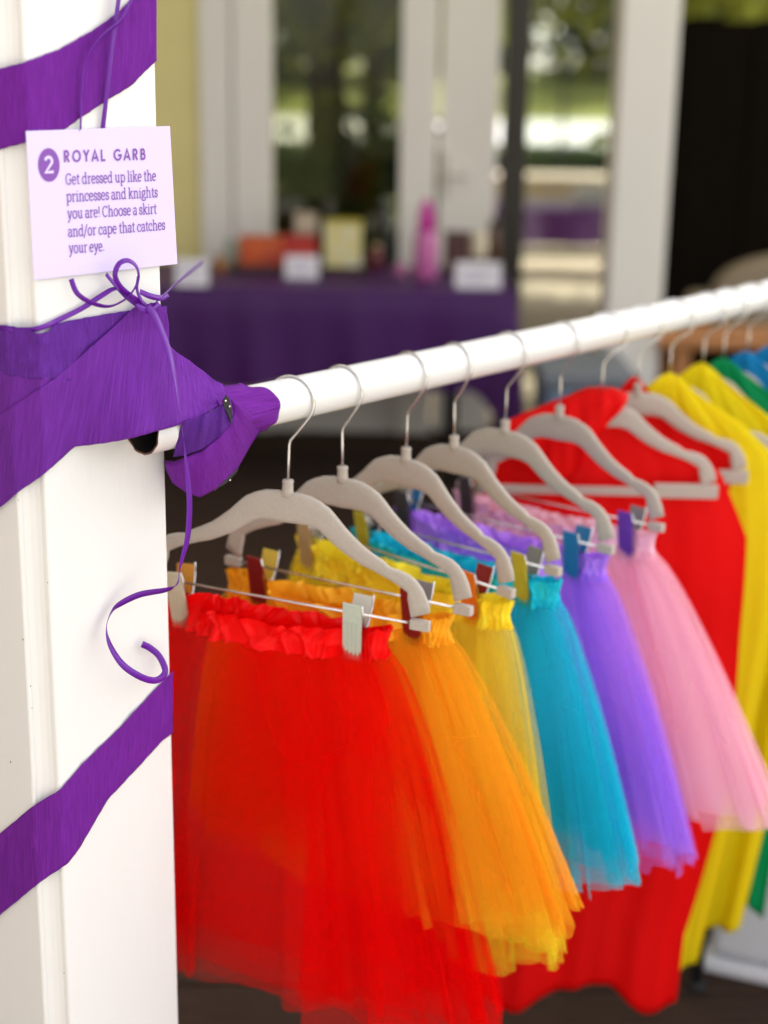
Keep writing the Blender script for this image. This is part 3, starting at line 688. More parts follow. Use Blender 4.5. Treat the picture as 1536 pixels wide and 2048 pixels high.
def make_skirt(colname, label, k, yaw, xl, xr, a1, length, seed, b1=0.045, opac=0.5, clips=(), skew=0.0):
    p = A + U * k
    sk = thing('tulle_skirt', label, 'skirt', tuple(p), math.radians(yaw), 'tulle skirts clipped to the hangers')
    sk.rotation_euler.y = math.radians(ROLL[colname])
    c = COLS[colname]
    sat = mat('satin_' + colname, c, rough=0.2, spec=0.9, noise=0.04, nscale=30, trans=0.08, bump=0.35, bscale=90, stretch=(1, 1, .35))
    sat.node_tree.nodes['Principled BSDF'].inputs['Specular Tint'].default_value = (*[min(1, x + .14) for x in c], 1)
    tm = tulle_mat('tulle_' + colname, tuple(min(1, x * 1.02) for x in c), opac)
    ts = tulle_mat('tulle_strip_' + colname, c, opac + .02, nscale=0.9)
    ti = tulle_mat('tulle_inner_' + colname, c, min(.95, opac + .16))
    cx = (xl + xr) / 2; a0 = (xr - xl) / 2; z0 = BARZ - 0.010; h = 0.030
    waistband(sat, sk, cx, a0, 0.019, z0, h, seed, clips=clips)
    zz = z0 - h * 0.75
    skirt_layer('tulle_layer', tm, sk, cx, a0 * 1.0, a1, 0.017, b1, zz, z0 - length, seed + 1, cnt=13, amp=0.0140, jag=0.030, skew=skew, clips=clips)
    skirt_layer('tulle_layer', tm, sk, cx, a0 * 0.99, a1 * .97, 0.015, b1 * .8, zz, z0 - length * .985, seed + 2, cnt=16, amp=0.0110, jag=0.034, skew=skew, clips=clips)
    skirt_layer('tulle_layer', ti, sk, cx, a0 * 0.98, a1 * .93, 0.012, b1 * .55, zz, z0 - length * .95, seed + 3, cnt=8, amp=0.0070, jag=0.012, skew=skew, clips=clips)
    rng = np.random.RandomState(seed + 77)
    for q in range(9):                                 # loose strips of tulle sewn into the waist, each with its own cut edges
        tc_ = -PI / 2 + (q - 3.5) * .52 + rng.uniform(-.18, .18) if q < 8 else rng.uniform(.3, 2.8); wd = rng.uniform(.13, .32); lf = length * rng.uniform(.93, 1.05)
        ex_ = .003 + .004 * rng.rand(); ph = rng.rand(4) * 6.3; Pg = []; slant = rng.uniform(-.04, .04)
        for i in range(30):
            u = i / 29 * 2 - 1; row = []
            for j in range(22):
                t = j / 21; g = t ** .68; gt = .2 + .8 * t ** .7
                th = tc_ + wd * (.75 + .35 * t) * (u + .35 * gt * math.sin(u * 4.5 + ph[0])) + slant * t
                c_, s_ = math.cos(th), math.sin(th); ce = math.copysign(abs(c_) ** .8, c_); se = math.copysign(abs(s_) ** .9, s_)
                d = ex_ + gt * (.006 * math.sin(u * 5 + ph[1] + t) + .0035 * math.sin(u * 11 + ph[2])) + .006 * t
                a_ = a0 + (a1 - a0) * g; b_ = .017 + (b1 - .017) * t ** .9
                X_ = cx + skew * t + ce * (a_ + d * .7); z = zz - (lf - .03 + .012 * u * math.sin(ph[3])) * t
                row.append((X_, se * (b_ + d) * pinch(X_, zz - z, clips), z))
            Pg.append(row)
        mb = MB(); mb.grid(Pg); obj('tulle_strip', mb, ts, sk, smooth=True)
    return sk

HG = [  # label words, neck pixel, yaw, clip xl, xr, clip materials (front-left, back-left, front-right, back-right)
    ('red', 582, -20, -.118, .079, ('cream', 'amber', 'sage', 'clear')),
    ('orange', 683, -33, -.107, .090, ('dred', 'yellow', 'dred', 'grey')),
    ('yellow', 815, -42, -.142, .104, ('tan', 'clear', 'orange', 'dred')),
    ('blue', 905, -45, -.140, .108, ('olive', 'dark', 'olive', 'grey')),
    ('purple', 1012, -38, -.140, .106, ('dark', 'blue', 'blue', 'blue')),
    ('pink', 1118, -41, -.135, .110, ('dark', 'tan', 'violet', 'grey'))]
SKP = {'red': (-.136, .112, .235, .430, .052, .22, .030), 'orange': (-.150, .128, .235, .305, .048, .24, .050), 'yellow': (-.160, .150, .225, .40, .042, .26, .02),
       'blue': (-.160, .152, .240, .320, .05, .27, .022), 'purple': (-.155, .146, .240, .345, .05, .27, .045), 'pink': (-.155, .143, .27, .325, .07, .30, .06)}
CLIPWORD = {'red': 'pale sage clips', 'orange': 'dark red clips', 'yellow': 'an orange right clip', 'blue': 'an olive yellow clip', 'purple': 'a blue right clip', 'pink': 'a violet right clip'}
for i, (cn, px, yaw, xl, xr, cl) in enumerate(HG):
    k = k_for(px)
    h = make_hanger('taupe velvet hanger with %s holding the %s skirt' % (CLIPWORD[cn], cn), k, yaw, 0.0245, HANG_GRP)
    h.rotation_euler.y = math.radians(ROLL[cn])
    make_clip(h, xl, CL[cl[0]], CL[cl[1]], tilt=-0.10 if i == 0 else 0.06)
    make_clip(h, xr, CL[cl[2]], CL[cl[3]], tilt=0.04)
    q = SKP[cn]
    make_skirt(cn, '%s tulle skirt with ruffled satin waistband %s' % ({'red': 'red', 'orange': 'orange', 'yellow': 'yellow', 'blue': 'turquoise blue', 'purple': 'purple', 'pink': 'pink'}[cn],
               ['nearest on the rail, beside the post', 'between the red and yellow skirts', 'between the orange and blue skirts', 'between the yellow and purple skirts', 'between the blue and pink skirts', 'farthest of the skirts, before the red cape'][i]),
               k, yaw, q[0], q[1], q[2], q[3], 20 + i * 9, q[4], q[5], skew=q[6], clips=(xl, xr))

# ================================================================== CAPES ON BAR HANGERS
def bar_hanger(label, k, yaw):
    p = A + U * k
    h = thing('bar_hanger', label, 'hanger', tuple(p), math.radians(yaw), 'taupe bar hangers holding the capes')
    copy_mesh_obj(proto['body'], 'body', h); copy_mesh_obj(proto['neck'], 'neck', h)
    if 'bbar' not in proto:
        mb = MB().box(-0.156, 0.156, -0.003, 0.003, BARZ - 0.0085, BARZ + 0.0030); mb.box(0.075, 0.158, -0.0045, 0.0045, BARZ - 0.0100, BARZ + 0.0085)
        proto['bbar'] = obj('trouser_bar', mb, FLOCK, h, bevel=0.0015)
        proto['hookb'] = obj('hook', hook_mesh(0.0285), CHROME, h, smooth=True)
    else:
        copy_mesh_obj(proto['bbar'], 'trouser_bar', h); copy_mesh_obj(proto['hookb'], 'hook', h)
    return h
def cape(colname, col, label, k, yaw, length, wmid, wbot, seed, yoff=0.012, shift=0.0, knot=True, tw=0.0, fs_=1.0, sho=.042, bul=0.0):
    p = A + U * k
    cp = thing('satin_cape', label, 'cape', tuple(p), math.radians(yaw), 'plain coloured capes hung along the rail')
    m = mat('cape_' + colname + str(seed), col, rough=0.6, spec=0.12, noise=0.03, nscale=12, trans=0.28)
    rng = np.random.RandomState(seed); ph = rng.rand(8) * 6.3
    NU, NV = 90, 60; Pg = []
    ztop = NECK + 0.012; zb = NECK - length
    for i in range(NU):
        x = i / (NU - 1) * 2 - 1; row = []
        for j in range(NV):
            t = j / (NV - 1)
            # half width: neck -> shoulder -> body -> hem
            d = t * length
            hw = np.interp(d, [0, .02, .06, .11, .2, .34, length], [.030, .055, .105, .150, wmid, wmid * .99, wbot])
            shoulder = sho * (abs(x) ** 1.6) * max(0, 1 - d / .11)
            fold = fs_ * (0.022 * math.sin(x * 7 + ph[0] + .5 * t) + .012 * math.sin(x * 15 + ph[1] + t) + .006 * math.sin(x * 31 + ph[2])) * min(1, .10 + t * 1.3)
            hem = 0.020 * math.sin(x * 6 + ph[3]) + 0.014 * abs(((x * 4 + ph[4]) % 2) - 1)
            z = ztop - shoulder - d + hem * t ** 3
            bulge = 0.004 * math.sin(d * 18 + ph[5])
            row.append((x * hw + bul * max(0, x) * math.sin(PI * min(1, d / .80)) ** .8 + shift * t + 0.01 * math.sin(t * 5 + ph[6]) * t, yoff + fold + bulge + tw * x * t, z))
        Pg.append(row)
    mb = MB(); mb.grid(Pg); obj('cape_cloth', mb, m, cp, smooth=True, solid=0.0008)
    if knot:                                            # gathered collar pulled round the front of the hanger
        xl_, xr_ = knot; NUc, NVc = 44, 18; Pc = []
        for i in range(NUc):
            u = i / (NUc - 1); x = xl_ + (xr_ - xl_) * u; row = []
            zt = ztop - .50 * max(0, abs(x) - .016) ** 1.05
            zbm = NECK - .066 - .022 * math.sin(u * 5 + ph[1]) - .30 * abs(x)
            edge = math.sin(PI * min(1, max(0, u))) ** .35
            for j in range(NVc):
                v = j / (NVc - 1); z = zt + (zbm - zt) * v * (.35 + .65 * edge) * min(1, (1 - u) / .40 + .06) ** .6
                lump = .0035 * math.sin(u * 26 + ph[2] + 3 * v) + .0025 * math.sin(u * 47 + ph[3]) + .003 * math.sin(v * 7 + u * 9)
                y = .012 - .031 * min(1, v * 3.2) ** .6 * min(1, edge * 1.2) + lump * (.4 + .6 * v) - .004 * math.exp(-((u - .6) / .15) ** 2) * math.sin(PI * v)
                row.append((x, y, z))
            Pc.append(row)
        mb = MB(); mb.grid(Pc); obj('collar', mb, m, cp, smooth=True, solid=0.0008)
    return cp
CR, CY_, CG, CB = (0.88, 0.004, 0.004), (1.0, 0.83, 0.012), (0.004, 0.34, 0.11), (0.012, 0.28, 0.62)
CAPES = [  # px of neck, yaw, colour, length, wmid, wbot
    (1203, -1, 'red', CR, .91, .184, .200, 'red cape with knotted collar directly behind the pink skirt', 'first of the bar hangers, over the knotted red cape', -.03),
    (1275, 2, 'red', CR, .86, .125, .11, 'red cape second from the skirts, its shoulder showing above the first red cape', 'second bar hanger, over the second red cape', 0),
    (1338, -9, 'yellow', CY_, .93, .17, .11, 'yellow cape hanging next to the red capes', 'third bar hanger, over the first yellow cape', 0),
    (1405, -22, 'yellow', CY_, .88, .17, .13, 'yellow cape farther along, beside the green cape', 'fourth bar hanger, over the farther yellow cape', 0),
    (1446, -14, 'green', CG, .88, .17, .14, 'green cape hanging between the yellow and blue capes', 'fifth bar hanger, over the green cape', 0),
    (1494, -22, 'blue', CB, .76, .17, .14, 'blue cape hanging right behind the green cape', 'sixth bar hanger, over the nearer blue cape', 0),
    (1540, -10, 'blue', CB, .74, .17, .14, 'farther blue cape at the right edge of the picture', 'last bar hanger at the right edge, over the farther blue cape', 0)]
for i, (px, yaw, cn, cc, ln, wm, wb, lab, hl, sh) in enumerate(CAPES):
    k = k_for(px)
    bar_hanger('taupe ' + hl, k, yaw)
    cape(cn, cc, lab, k, yaw, ln, wm, wb, 70 + i * 3, yoff=0.020 if i < 2 else -0.013, shift=sh, knot=(-.125, .036) if i == 0 else None, fs_=.32 if i < 2 else .5, sho=.042 if i < 2 else .022, bul=.036 if i == 0 else 0)

# ================================================================== PAVILION FRONT BEHIND
WY = 6.4
def wx(px, y=WY, py=300): return float(at_y(px, py, y)[0])
pav = thing('pavilion', 'cream framed glazed pavilion front with yellow panel behind the purple table', 'building', (0, WY, 0))
PO = (0, WY, 0)
def part(name, mb, m, parent=None, **kw): return obj(name, mb, m, parent or pav, off=PO, **kw)
part('shading_roof', MB().box(-7, 7, 3.7, 11.4, 5.0, 5.18), PAINT_FAR, bevel=0.01)  # out of view; height and front edge set to shape the light below
part('yellow_panel', MB().box(-6.5, wx(402), WY, WY + .1, 0, 4.999), YELLOW_PAINT)
part('frame_board', MB().box(wx(402), wx(466), WY - .03, WY + .1, 0, 4.999), PAINT_FAR, bevel=.006)
part('frame_board', MB().box(wx(469), wx(545), WY - .045, WY + .1, 0, 4.999), PAINT_FAR, bevel=.006)
part('frame_board', MB().box(wx(800), wx(872), WY - .04, WY + .1, 0, 4.999), PAINT_FAR, bevel=.006)
part('kick_panel', MB().box(wx(545), wx(800), WY - .01, WY + .06, 0, .42), PAINT_FAR)
part('sill', MB().box(wx(545), wx(800), WY - .03, WY + .08, .42, .46), PAINT_FAR, bevel=.004)
GLASS = glass_mat('tinted_glass', 0.025, (0.60, 0.61, 0.52))
GLASS2 = glass_mat('clear_glass', 0.02, (0.78, 0.80, 0.75))
part('window_pane', MB().box(wx(545), wx(800), WY + .03, WY + .036, .46, 4.999), GLASS)
dr = part('door_stile', MB().box(wx(880), wx(993), WY - .02, WY + .04, .012, 4.999), PAINT_FAR, bevel=.006)
hm = mat('door_handle_metal', (.62, .58, .50), rough=.45)
hx = wx(892); hz = float(at_y(890, 350, WY)[2])
obj('door_handle', MB().box(hx - .012, hx + .012, WY - .032, WY - .02, hz - .09, hz + .09).tube([(hx, WY - .03, hz), (hx, WY - .07, hz), (hx + .09, WY - .075, hz)], .009, 8), hm, dr, off=PO, bevel=.002)
BRONZE = mat('bronze_frame', (.035, .030, .022), rough=.45, metal=.3)
part('bronze_jamb', MB().box(wx(1006), wx(1052), WY - .03, WY + .12, 0, 4.999), BRONZE, bevel=.004)
part('glass_door_pane', MB().box(wx(1052), wx(1232), WY + .04, WY + .046, .06, 4.999), GLASS2)
part('bronze_sill', MB().box(wx(1052), wx(1232), WY, WY + .08, 0, .06), BRONZE)
# unseen wall added left of the porch to block light from that side
wing = thing('light_block_wall', 'unseen brown wall added at the left to block light', 'building', (-3.0, 1.0, 0))
DARKW = mat('dark_stain_and_shade', (.007, .0045, .0025), rough=.95, spec=.08, noise=.3, nscale=6, stretch=(10, 10, 1))  # near-black: painted shade on the boards and apron, plain dark wood elsewhere
obj('wall', MB().box(-3.4, -2.6, -4.5, 6.35, -.2, 4.6), mat('block_wall_brown', (.26, .22, .18), rough=.8, noise=.2, nscale=5), wing, off=(-3.0, 1.0, 0))
obj('skirting', MB().box(-2.598, -2.57, 0.95, 6.34, 0.0, .18), DARKW, wing, off=(-3.0, 1.0, 0), bevel=.004)
# column on the porch
CYY = 5.25
c0, c1 = wx(1232, CYY), wx(1332, CYY)
colm = thing('porch_column', 'square cream porch column at the right behind the rail', 'column', ((c0 + c1) / 2, CYY, 0))
co = ((c0 + c1) / 2, CYY, 0)
obj('shaft', MB().box(c0, c1, CYY, CYY + .2, .0, 4.998), PAINT_FAR, colm, off=co, bevel=.008)
obj('corner_trim', MB().box(c1, c1 + .022, CYY + .004, CYY + .05, .0, 4.997), PAINT_FAR, colm, off=co, bevel=.004)
obj('base_block', MB().box(c0 - .025, c1 + .025, CYY - .025, CYY + .225, .0, .2), PAINT_FAR, colm, off=co, bevel=.008)
# dark fence on the right, added for a dark interior, shade in its colour
FY = 7.2; fx0 = wx(1300, FY); fz = float(at_y(1450, 38, FY)[2])
screen = thing('dark_screen', 'tall shade-coloured board fence at the far right', 'screen', (fx0 + 1.0, FY, 0))
for i in range(15):
    xa = fx0 + i * .152
    obj('board', MB().box(xa, xa + .1519, FY + (.0 if i % 2 else .012), FY + .03 + (.0 if i % 2 else .012), -.05, fz + .01 * math.sin(i * 2.1)), DARKW, screen, off=(fx0 + 1.0, FY, 0), bevel=.004)
for z in (.3, 1.4): obj('rail_board', MB().box(fx0, fx0 + 2.28, FY + .045, FY + .09, z, z + .09), DARKW, screen, off=(fx0 + 1.0, FY, 0))

# ================================================================== TABLE WITH CLOTH
TY0, TY1, TZ = 5.38, 6.12, .75
tx1 = float(at_z(1022, 575, TZ)[0]); tx0 = tx1 - 1.83
tb = thing('folding_table', 'long folding table under the purple cloth', 'table', ((tx0 + tx1) / 2, 5.75, 0))
to = ((tx0 + tx1) / 2, 5.75, 0)
TOPM = mat('table_plastic', (.6, .6, .58), rough=.6, noise=.03)
LEGM = mat('table_leg', (.05, .05, .055), rough=.4, metal=.6)
obj('tabletop', MB().box(tx0, tx1, TY0, TY1, TZ - .045, TZ - .004), TOPM, tb, off=to, bevel=.01)
for x in (tx0 + .2, tx1 - .2):
    for y in (TY0 + .08, TY1 - .08): obj('leg', MB().tube([(x, y, 0), (x, y, TZ - .05)], .014, 10), LEGM, tb, off=to, smooth=True)
random.seed(8)
per = []                                               # rounded outline of the top, walked once round
r_ = .03; ex = .006
def perim(t):
    w, d = tx1 - tx0 + 2 * ex, TY1 - TY0 + 2 * ex; L = 2 * (w + d); s = (t % 1) * L
    if s < w: return tx0 - ex + s, TY0 - ex, 0, -1, min(s, w - s)
    s -= w
    if s < d: return tx1 + ex, TY0 - ex + s, 1, 0, min(s, d - s)
    s -= d
    if s < w: return tx1 + ex - s, TY1 + ex, 0, 1, min(s, w - s)
    s -= w; return tx0 - ex, TY1 + ex - s, -1, 0, min(s, d - s)
Pg = []; NP = 420
for i in range(NP):
    t = i / NP; x, y, nx, ny, dc = perim(t); cor = math.exp(-(dc / .09) ** 2)
    row = [(x - nx * .02, y - ny * .02, TZ + .0005)]
    if cor > .01:
        cxn = 1 if x > (tx0 + tx1) / 2 else -1; cyn = 1 if y > (TY0 + TY1) / 2 else -1
    else: cxn = cyn = 0
    for j in range(12):
        v = j / 11; drop = (.34 + .20 * cor + .012 * math.sin(i * .21)) * v
        w = (.012 * math.sin(i * .19) + .008 * math.sin(i * .43 + 1)) * v + .05 * cor * v
        ox = nx * (1 - cor * .3) + cxn * .3 * cor; oy = ny * (1 - cor * .3) + cyn * .3 * cor
        row.append((x + ox * (w + .012 * min(1, v * 5)), y + oy * (w + .012 * min(1, v * 5)), TZ - .012 * min(1, v * 4) - drop))
    Pg.append(row)
mb = MB(); mb.grid(Pg, closed=True)
inner = [tuple((p[0][0], p[0][1], p[0][2])) for p in Pg]; mb2 = MB(); mb2.v = mb.v; mb2.f = mb.f + [tuple(i * 13 for i in range(NP))]
tag(obj('tablecloth', mb2, PURPLE_CLOTH, smooth=False, off=(to[0], to[1], TZ)), 'purple plastic cloth draped over the long table at the back', 'tablecloth')
# things on the table
TS = TZ + .002
def tab(px, py): p = at_z(px, py, TS); return float(p[0]), float(p[1])
def packet(name, label, cat, px, py, w, h, d, col, col2, lean=0.0, group=None, scale=14):
    x, y = tab(px, py); t = thing(name, label, cat, (x, y, TS), lean, group)
    m = mat('print_' + name + str(px), col, rough=.4, col2=col2, nscale=scale)
    mb = MB(); mb.prism([(-w / 2, -d / 2), (w / 2, -d / 2), (w / 2 * .96, d / 2), (-w / 2 * .96, d / 2)], 0, h); obj('body', mb, m, t, bevel=.006)
    obj('lid', MB().box(-w / 2 - .002, w / 2 + .002, -d / 2 - .002, d / 2 + .002, h, h + h * .06), mat('lid_' + str(px), tuple(c * .8 for c in col), rough=.4), t, bevel=.003)
    return t
trx, try_ = tab(598, 552)
tray = thing('tray', 'low dark brown tray under the snack boxes on the purple table', 'tray', (trx, try_ + .13, TS))
TRM = mat('tray_wood', (.05, .02, .02), rough=.5, noise=.2)
obj('tray_bottom', MB().box(-.26, .26, -.13, .13, 0, .012), TRM, tray, bevel=.002)
for a in ((-.26, .26, -.13, -.118), (-.26, .26, .118, .13), (-.26, -.248, -.118, .118), (.248, .26, -.118, .118)): obj('rim', MB().box(a[0], a[1], a[2], a[3], .012, .035), TRM, tray, bevel=.002)
def on_tray(t, dx, dy): t.location = (trx + dx, try_ + .13 + dy, TS + .0125); return t
on_tray(packet('snack_box', 'orange and red snack box at the left of the tray', 'box', 512, 545, .165, .115, .10, (.75, .13, .01), (.35, .02, .02)), -.155, .03)
on_tray(packet('snack_box', 'red box in the middle of the tray behind the white card', 'box', 595, 545, .13, .12, .10, (.45, .01, .01), (.65, .05, .02)), -.005, .04)
on_tray(packet('snack_box', 'tall yellow and white patterned box at the right of the tray', 'box', 690, 545, .145, .175, .10, (.75, .62, .05), (.75, .74, .60), scale=24), .162, .03)
packet('snack_box', 'pale beige box standing behind the tray against the window', 'box', 612, 532, .09, .20, .05, (.55, .45, .30), (.62, .55, .42))
packet('gift_box', 'dark brown box beside the cream candle on the table', 'box', 912, 545, .10, .15, .09, (.07, .02, .02), (.12, .05, .03))
TENT = mat('white_tent_card', (.82, .80, .84), rough=.7)
GREYINK = mat('grey_print', (.45, .40, .52), rough=.8)
for px, py, w, h, lab in ((383, 572, .115, .095, 'small white tent card at the left end of the table by the post'), (603, 557, .125, .085, 'white tent card in front of the tray of boxes'), (956, 577, .165, .095, 'white tent card at the right end of the table before the candle')):
    x, y = tab(px, py); t = thing('tent_card', lab, 'card', (x, y, TS), 0, 'white tent cards on the purple table')
    Mf = Matrix.Rotation(-.25, 4, 'X'); Mb_ = Matrix.Translation((0, .05, 0)) @ Matrix.Rotation(.25, 4, 'X')
    obj('front_flap', MB().box(-w / 2, w / 2, -.0006, .0006, 0, h, Mf), TENT, t); obj('rear_flap', MB().box(-w / 2, w / 2, -.0006, .0006, 0, h, Mb_), TENT, t)
    for q in range(3): obj('print_line', MB().box(-w * .34, w * (.34 - .1 * q), -.0012, -.0007, h * (.62 - q * .17), h * (.68 - q * .17), Mf), GREYINK, t)
x, y = tab(850, 558)
bt = thing('bubble_wand', 'tall pink bottle with magenta pointed cap on the table', 'bottle', (x, y, TS))
obj('bottle', MB().lathe([(.040, 0), (.044, .01), (.045, .08), (.044, .15), (.040, .17), (.034, .18)], 24), mat('pink_bottle', (.62, .16, .42), rough=.25, noise=.15, nscale=20), bt, smooth=True)
obj('cap', MB().lathe([(.034, .181), (.033, .20), (.029, .24), (.022, .275), (.012, .292), (.003, .296)], 24), mat('magenta_cap', (.55, .01, .32), rough=.3), bt, smooth=True)
x, y = tab(955, 545)
cd = thing('candle_jar', 'cream pillar candle on a glass foot behind the white card', 'candle', (x, y, TS))
obj('foot', MB().lathe([(.045, 0), (.045, .008), (.015, .016), (.012, .045), (.035, .055), (.036, .06)], 20), mat('candle_foot', (.10, .08, .06), rough=.3), cd, smooth=True)
obj('wax', MB().lathe([(.034, .061), (.035, .07), (.035, .15), (.031, .155), (.006, .150)], 20), mat('cream_wax', (.75, .68, .48), rough=.5), cd, smooth=True)
obj('wick', MB().tube([(0, 0, .148), (.001, 0, .16)], .0015, 6), BLACK, cd)

def jar(name, label, cat, px, py, r, h, col, capc):
    x, y = tab(px, py); t = thing(name, label, cat, (x, y, TS))
    obj('body', MB().lathe([(r * .9, 0), (r, .006), (r, h * .72), (r * .7, h * .82), (r * .6, h * .86)], 20), mat('jar_' + str(px), col, rough=.25, noise=.2, nscale=30), t, smooth=True)
    obj('cap', MB().lathe([(r * .64, h * .861), (r * .66, h), (r * .3, h * 1.01)], 20), mat('jarcap_' + str(px), capc, rough=.4), t, smooth=True)
jar('jar', 'small dark red jar right of the tray on the purple table', 'jar', 752, 540, .028, .10, (.16, .02, .03), (.5, .4, .2))
jar('bottle', 'slim black bottle behind the tray beside the tall yellow box', 'bottle', 768, 532, .026, .27, (.015, .015, .015), (.1, .1, .1))
jar('jar', 'little pink jar near the foot of the pink bottle', 'jar', 800, 552, .022, .055, (.6, .2, .4), (.7, .6, .65))
jar('jar', 'small amber jar left of the tray on the purple table', 'jar', 440, 548, .026, .075, (.35, .14, .03), (.3, .25, .2))
jar('bottle', 'brown glass bottle behind the candle at the table end', 'bottle', 985, 535, .028, .19, (.10, .04, .02), (.05, .04, .03))
packet('snack_box', 'little white and green box at the left behind the tray', 'box', 470, 532, .07, .10, .05, (.6, .62, .55), (.15, .3, .1), scale=30)

# ================================================================== THINGS ON THE PORCH AT THE RIGHT
BY = 5.2
bx0, bx1 = wx(1318, BY, 690), wx(1318, BY, 690) + 1.3
bz = float(at_y(1400, 680, BY)[2])
bench = thing('wooden_bench', 'orange brown wooden bench behind the far capes', 'bench', ((bx0 + bx1) / 2, BY + .2, 0))
bo = ((bx0 + bx1) / 2, BY + .2, 0); WOOD = mat('bench_wood', (.42, .17, .05), rough=.5, noise=.25, nscale=8, stretch=(1, 12, 12))
for q in range(3): obj('slat', MB().box(bx0, bx1, BY + .13 * q, BY + .13 * q + .12, bz - .035, bz), WOOD, bench, off=bo, bevel=.006)
for x in (bx0 + .06, bx1 - .12):
    for y in (BY + .02, BY + .31): obj('leg', MB().box(x, x + .06, y, y + .06, 0, bz - .0355), WOOD, bench, off=bo, bevel=.004)
obj('apron', MB().box(bx0 + .125, bx1 - .125, BY + .03, BY + .05, bz - .11, bz - .036), DARKW, bench, off=bo)  # near-black colour stands for the shade below the seat
# armchair
AY = 6.15; ax = wx(1640, AY, 550); az = float(at_y(1640, 508, AY)[2])
ch = thing('armchair', 'rounded beige upholstered armchair behind the wooden bench', 'armchair', (ax, AY + .25, 0)); ao = (ax, AY + .25, 0)
BEI = mat('beige_fabric', (.30, .24, .16), rough=.95, noise=.1, nscale=40, bump=.4, bscale=150)
prof = [(ax + .42 * math.cos(a) * (1 if abs(math.cos(a)) < .99 else 1), .62 + (az - .62) * max(0, math.sin(a)) ** .7) for a in np.linspace(0, PI, 22)]
mb = MB(); n = len(prof); outl = prof + [(ax - .42, .25), (ax + .42, .25)]
vs = [(x, AY, z) for x, z in outl] + [(x, AY + .13, z) for x, z in outl]; m_ = len(outl)
mb.add(vs, [tuple(range(m_)), tuple(range(m_, 2 * m_))[::-1]] + [(i, m_ + i, m_ + (i + 1) % m_, (i + 1) % m_) for i in range(m_)])
obj('backrest', mb, BEI, ch, off=ao, bevel=.03, seg=4)
obj('seat', MB().box(ax - .30, ax + .30, AY + .135, AY + .62, .25, .43), BEI, ch, off=ao, bevel=.04, seg=4)
for s in (-1, 1):
    obj('armrest', MB().box(min(ax + s * .305, ax + s * .43), max(ax + s * .305, ax + s * .43), AY + .135, AY + .60, .20, .60), BEI, ch, off=ao, bevel=.04, seg=4)
    for y in (AY + .06, AY + .55): obj('leg', MB().tube([(ax + s * .33, y, 0), (ax + s * .33, y, .252)], [.014, .022], 8), DARKW, ch, off=ao)
# grey-blue storage bin
SY = 4.7; s0, s1_ = wx(1092, SY, 760), wx(1268, SY, 760); szt = float(at_y(1180, 748, SY)[2])
bn = thing('storage_bin', 'blue grey lidded storage bin between the purple table and cream column', 'bin', ((s0 + s1_) / 2, SY + .2, 0)); so_ = ((s0 + s1_) / 2, SY + .2, 0)
BINM = mat('bin_blue', (.17, .24, .36), rough=.45, noise=.05); LIDM = mat('bin_lid', (.16, .18, .21), rough=.5, noise=.05)
mb = MB(); mb.add([(s0 + .03, SY + .03, 0), (s1_ - .03, SY + .03, 0), (s1_ - .03, SY + .41, 0), (s0 + .03, SY + .41, 0), (s0, SY, szt - .05), (s1_, SY, szt - .05), (s1_, SY + .44, szt - .05), (s0, SY + .44, szt - .05)], [(3, 2, 1, 0), (4, 5, 6, 7), (0, 1, 5, 4), (1, 2, 6, 5), (2, 3, 7, 6), (3, 0, 4, 7)])
obj('tub', mb, BINM, bn, off=so_, bevel=.02, seg=3)
obj('lid', MB().box(s0 - .015, s1_ + .015, SY - .015, SY + .455, szt - .049, szt), LIDM, bn, off=so_, bevel=.012, seg=3)
# white cooler on the floor under the capes
q0 = at_z(1400, 1945, 0)
wb_ = thing('white_tote', 'white plastic tote on the floor under the green cape', 'tote', (float(q0[0]), float(q0[1]), 0), math.radians(-22))
WHT = mat('tote_white', (.72, .73, .76), rough=.4, noise=.03)
obj('tub', MB().box(0.01, .60, .01, .40, .03, .26), WHT, wb_, bevel=.02, seg=3); obj('base_rim', MB().box(0, .61, 0, .41, .001, .028), WHT, wb_, bevel=.008); obj('lid', MB().box(-.008, .62, -.008, .42, .262, .295), WHT, wb_, bevel=.012, seg=3)
qp = at_z(1392, 1975, 0)
st_ = thing('black_upright', 'slim black upright beside the white tote', 'stand', (float(qp[0]), float(qp[1]), 0))
obj('pole', MB().tube([(0, 0, .01), (0, 0, .75)], .010, 12), BLACK, st_, smooth=True)  # plain black upright with a small foot
obj('foot', MB().lathe([(.018, 0), (.018, .008), (.011, .014)], 16), BLACK, st_)

# ================================================================== GARDEN BEYOND
LEAFS = {}
def leaf_mat(name, c, tr=.45):
    m = mat(name, c, rough=.6, spec=.3, trans=tr, col2=tuple(x * 1.9 for x in c), nscale=.9); return m
L_DARK, L_MID, L_LIGHT = leaf_mat('leaf_dark', (.020, .036, .012)), leaf_mat('leaf_mid', (.05, .085, .018)), leaf_mat('leaf_light', (.19, .22, .035), .65)
BARK = mat('bark', (.06, .045, .032), rough=.95, noise=.4, nscale=14, bump=.8, bscale=20)
def leaves(c, rad, n, size, seed, clumps=14):
    rng = np.random.RandomState(seed); mb = MB(); V = []; Fc = []
    cl = []
    for _ in range(clumps):
        d = rng.normal(size=3); d /= np.linalg.norm(d); cl.append(np.array(c) + d * np.array(rad) * rng.uniform(.2, .8) ** .6)
    for i in range(n):
        q = cl[rng.randint(clumps)] + rng.normal(size=3) * np.array(rad) * .24
        a = rng.normal(size=3); a /= np.linalg.norm(a); b_ = np.cross(a, rng.normal(size=3)); b_ /= np.linalg.norm(b_)
        s = size * rng.uniform(.6, 1.4); k = len(V)
        V += [tuple(q - a * s), tuple(q + b_ * s * .45), tuple(q + a * s), tuple(q - b_ * s * .45)]; Fc.append((k, k + 1, k + 2, k + 3))
    mb.v = V; mb.f = Fc; return mb
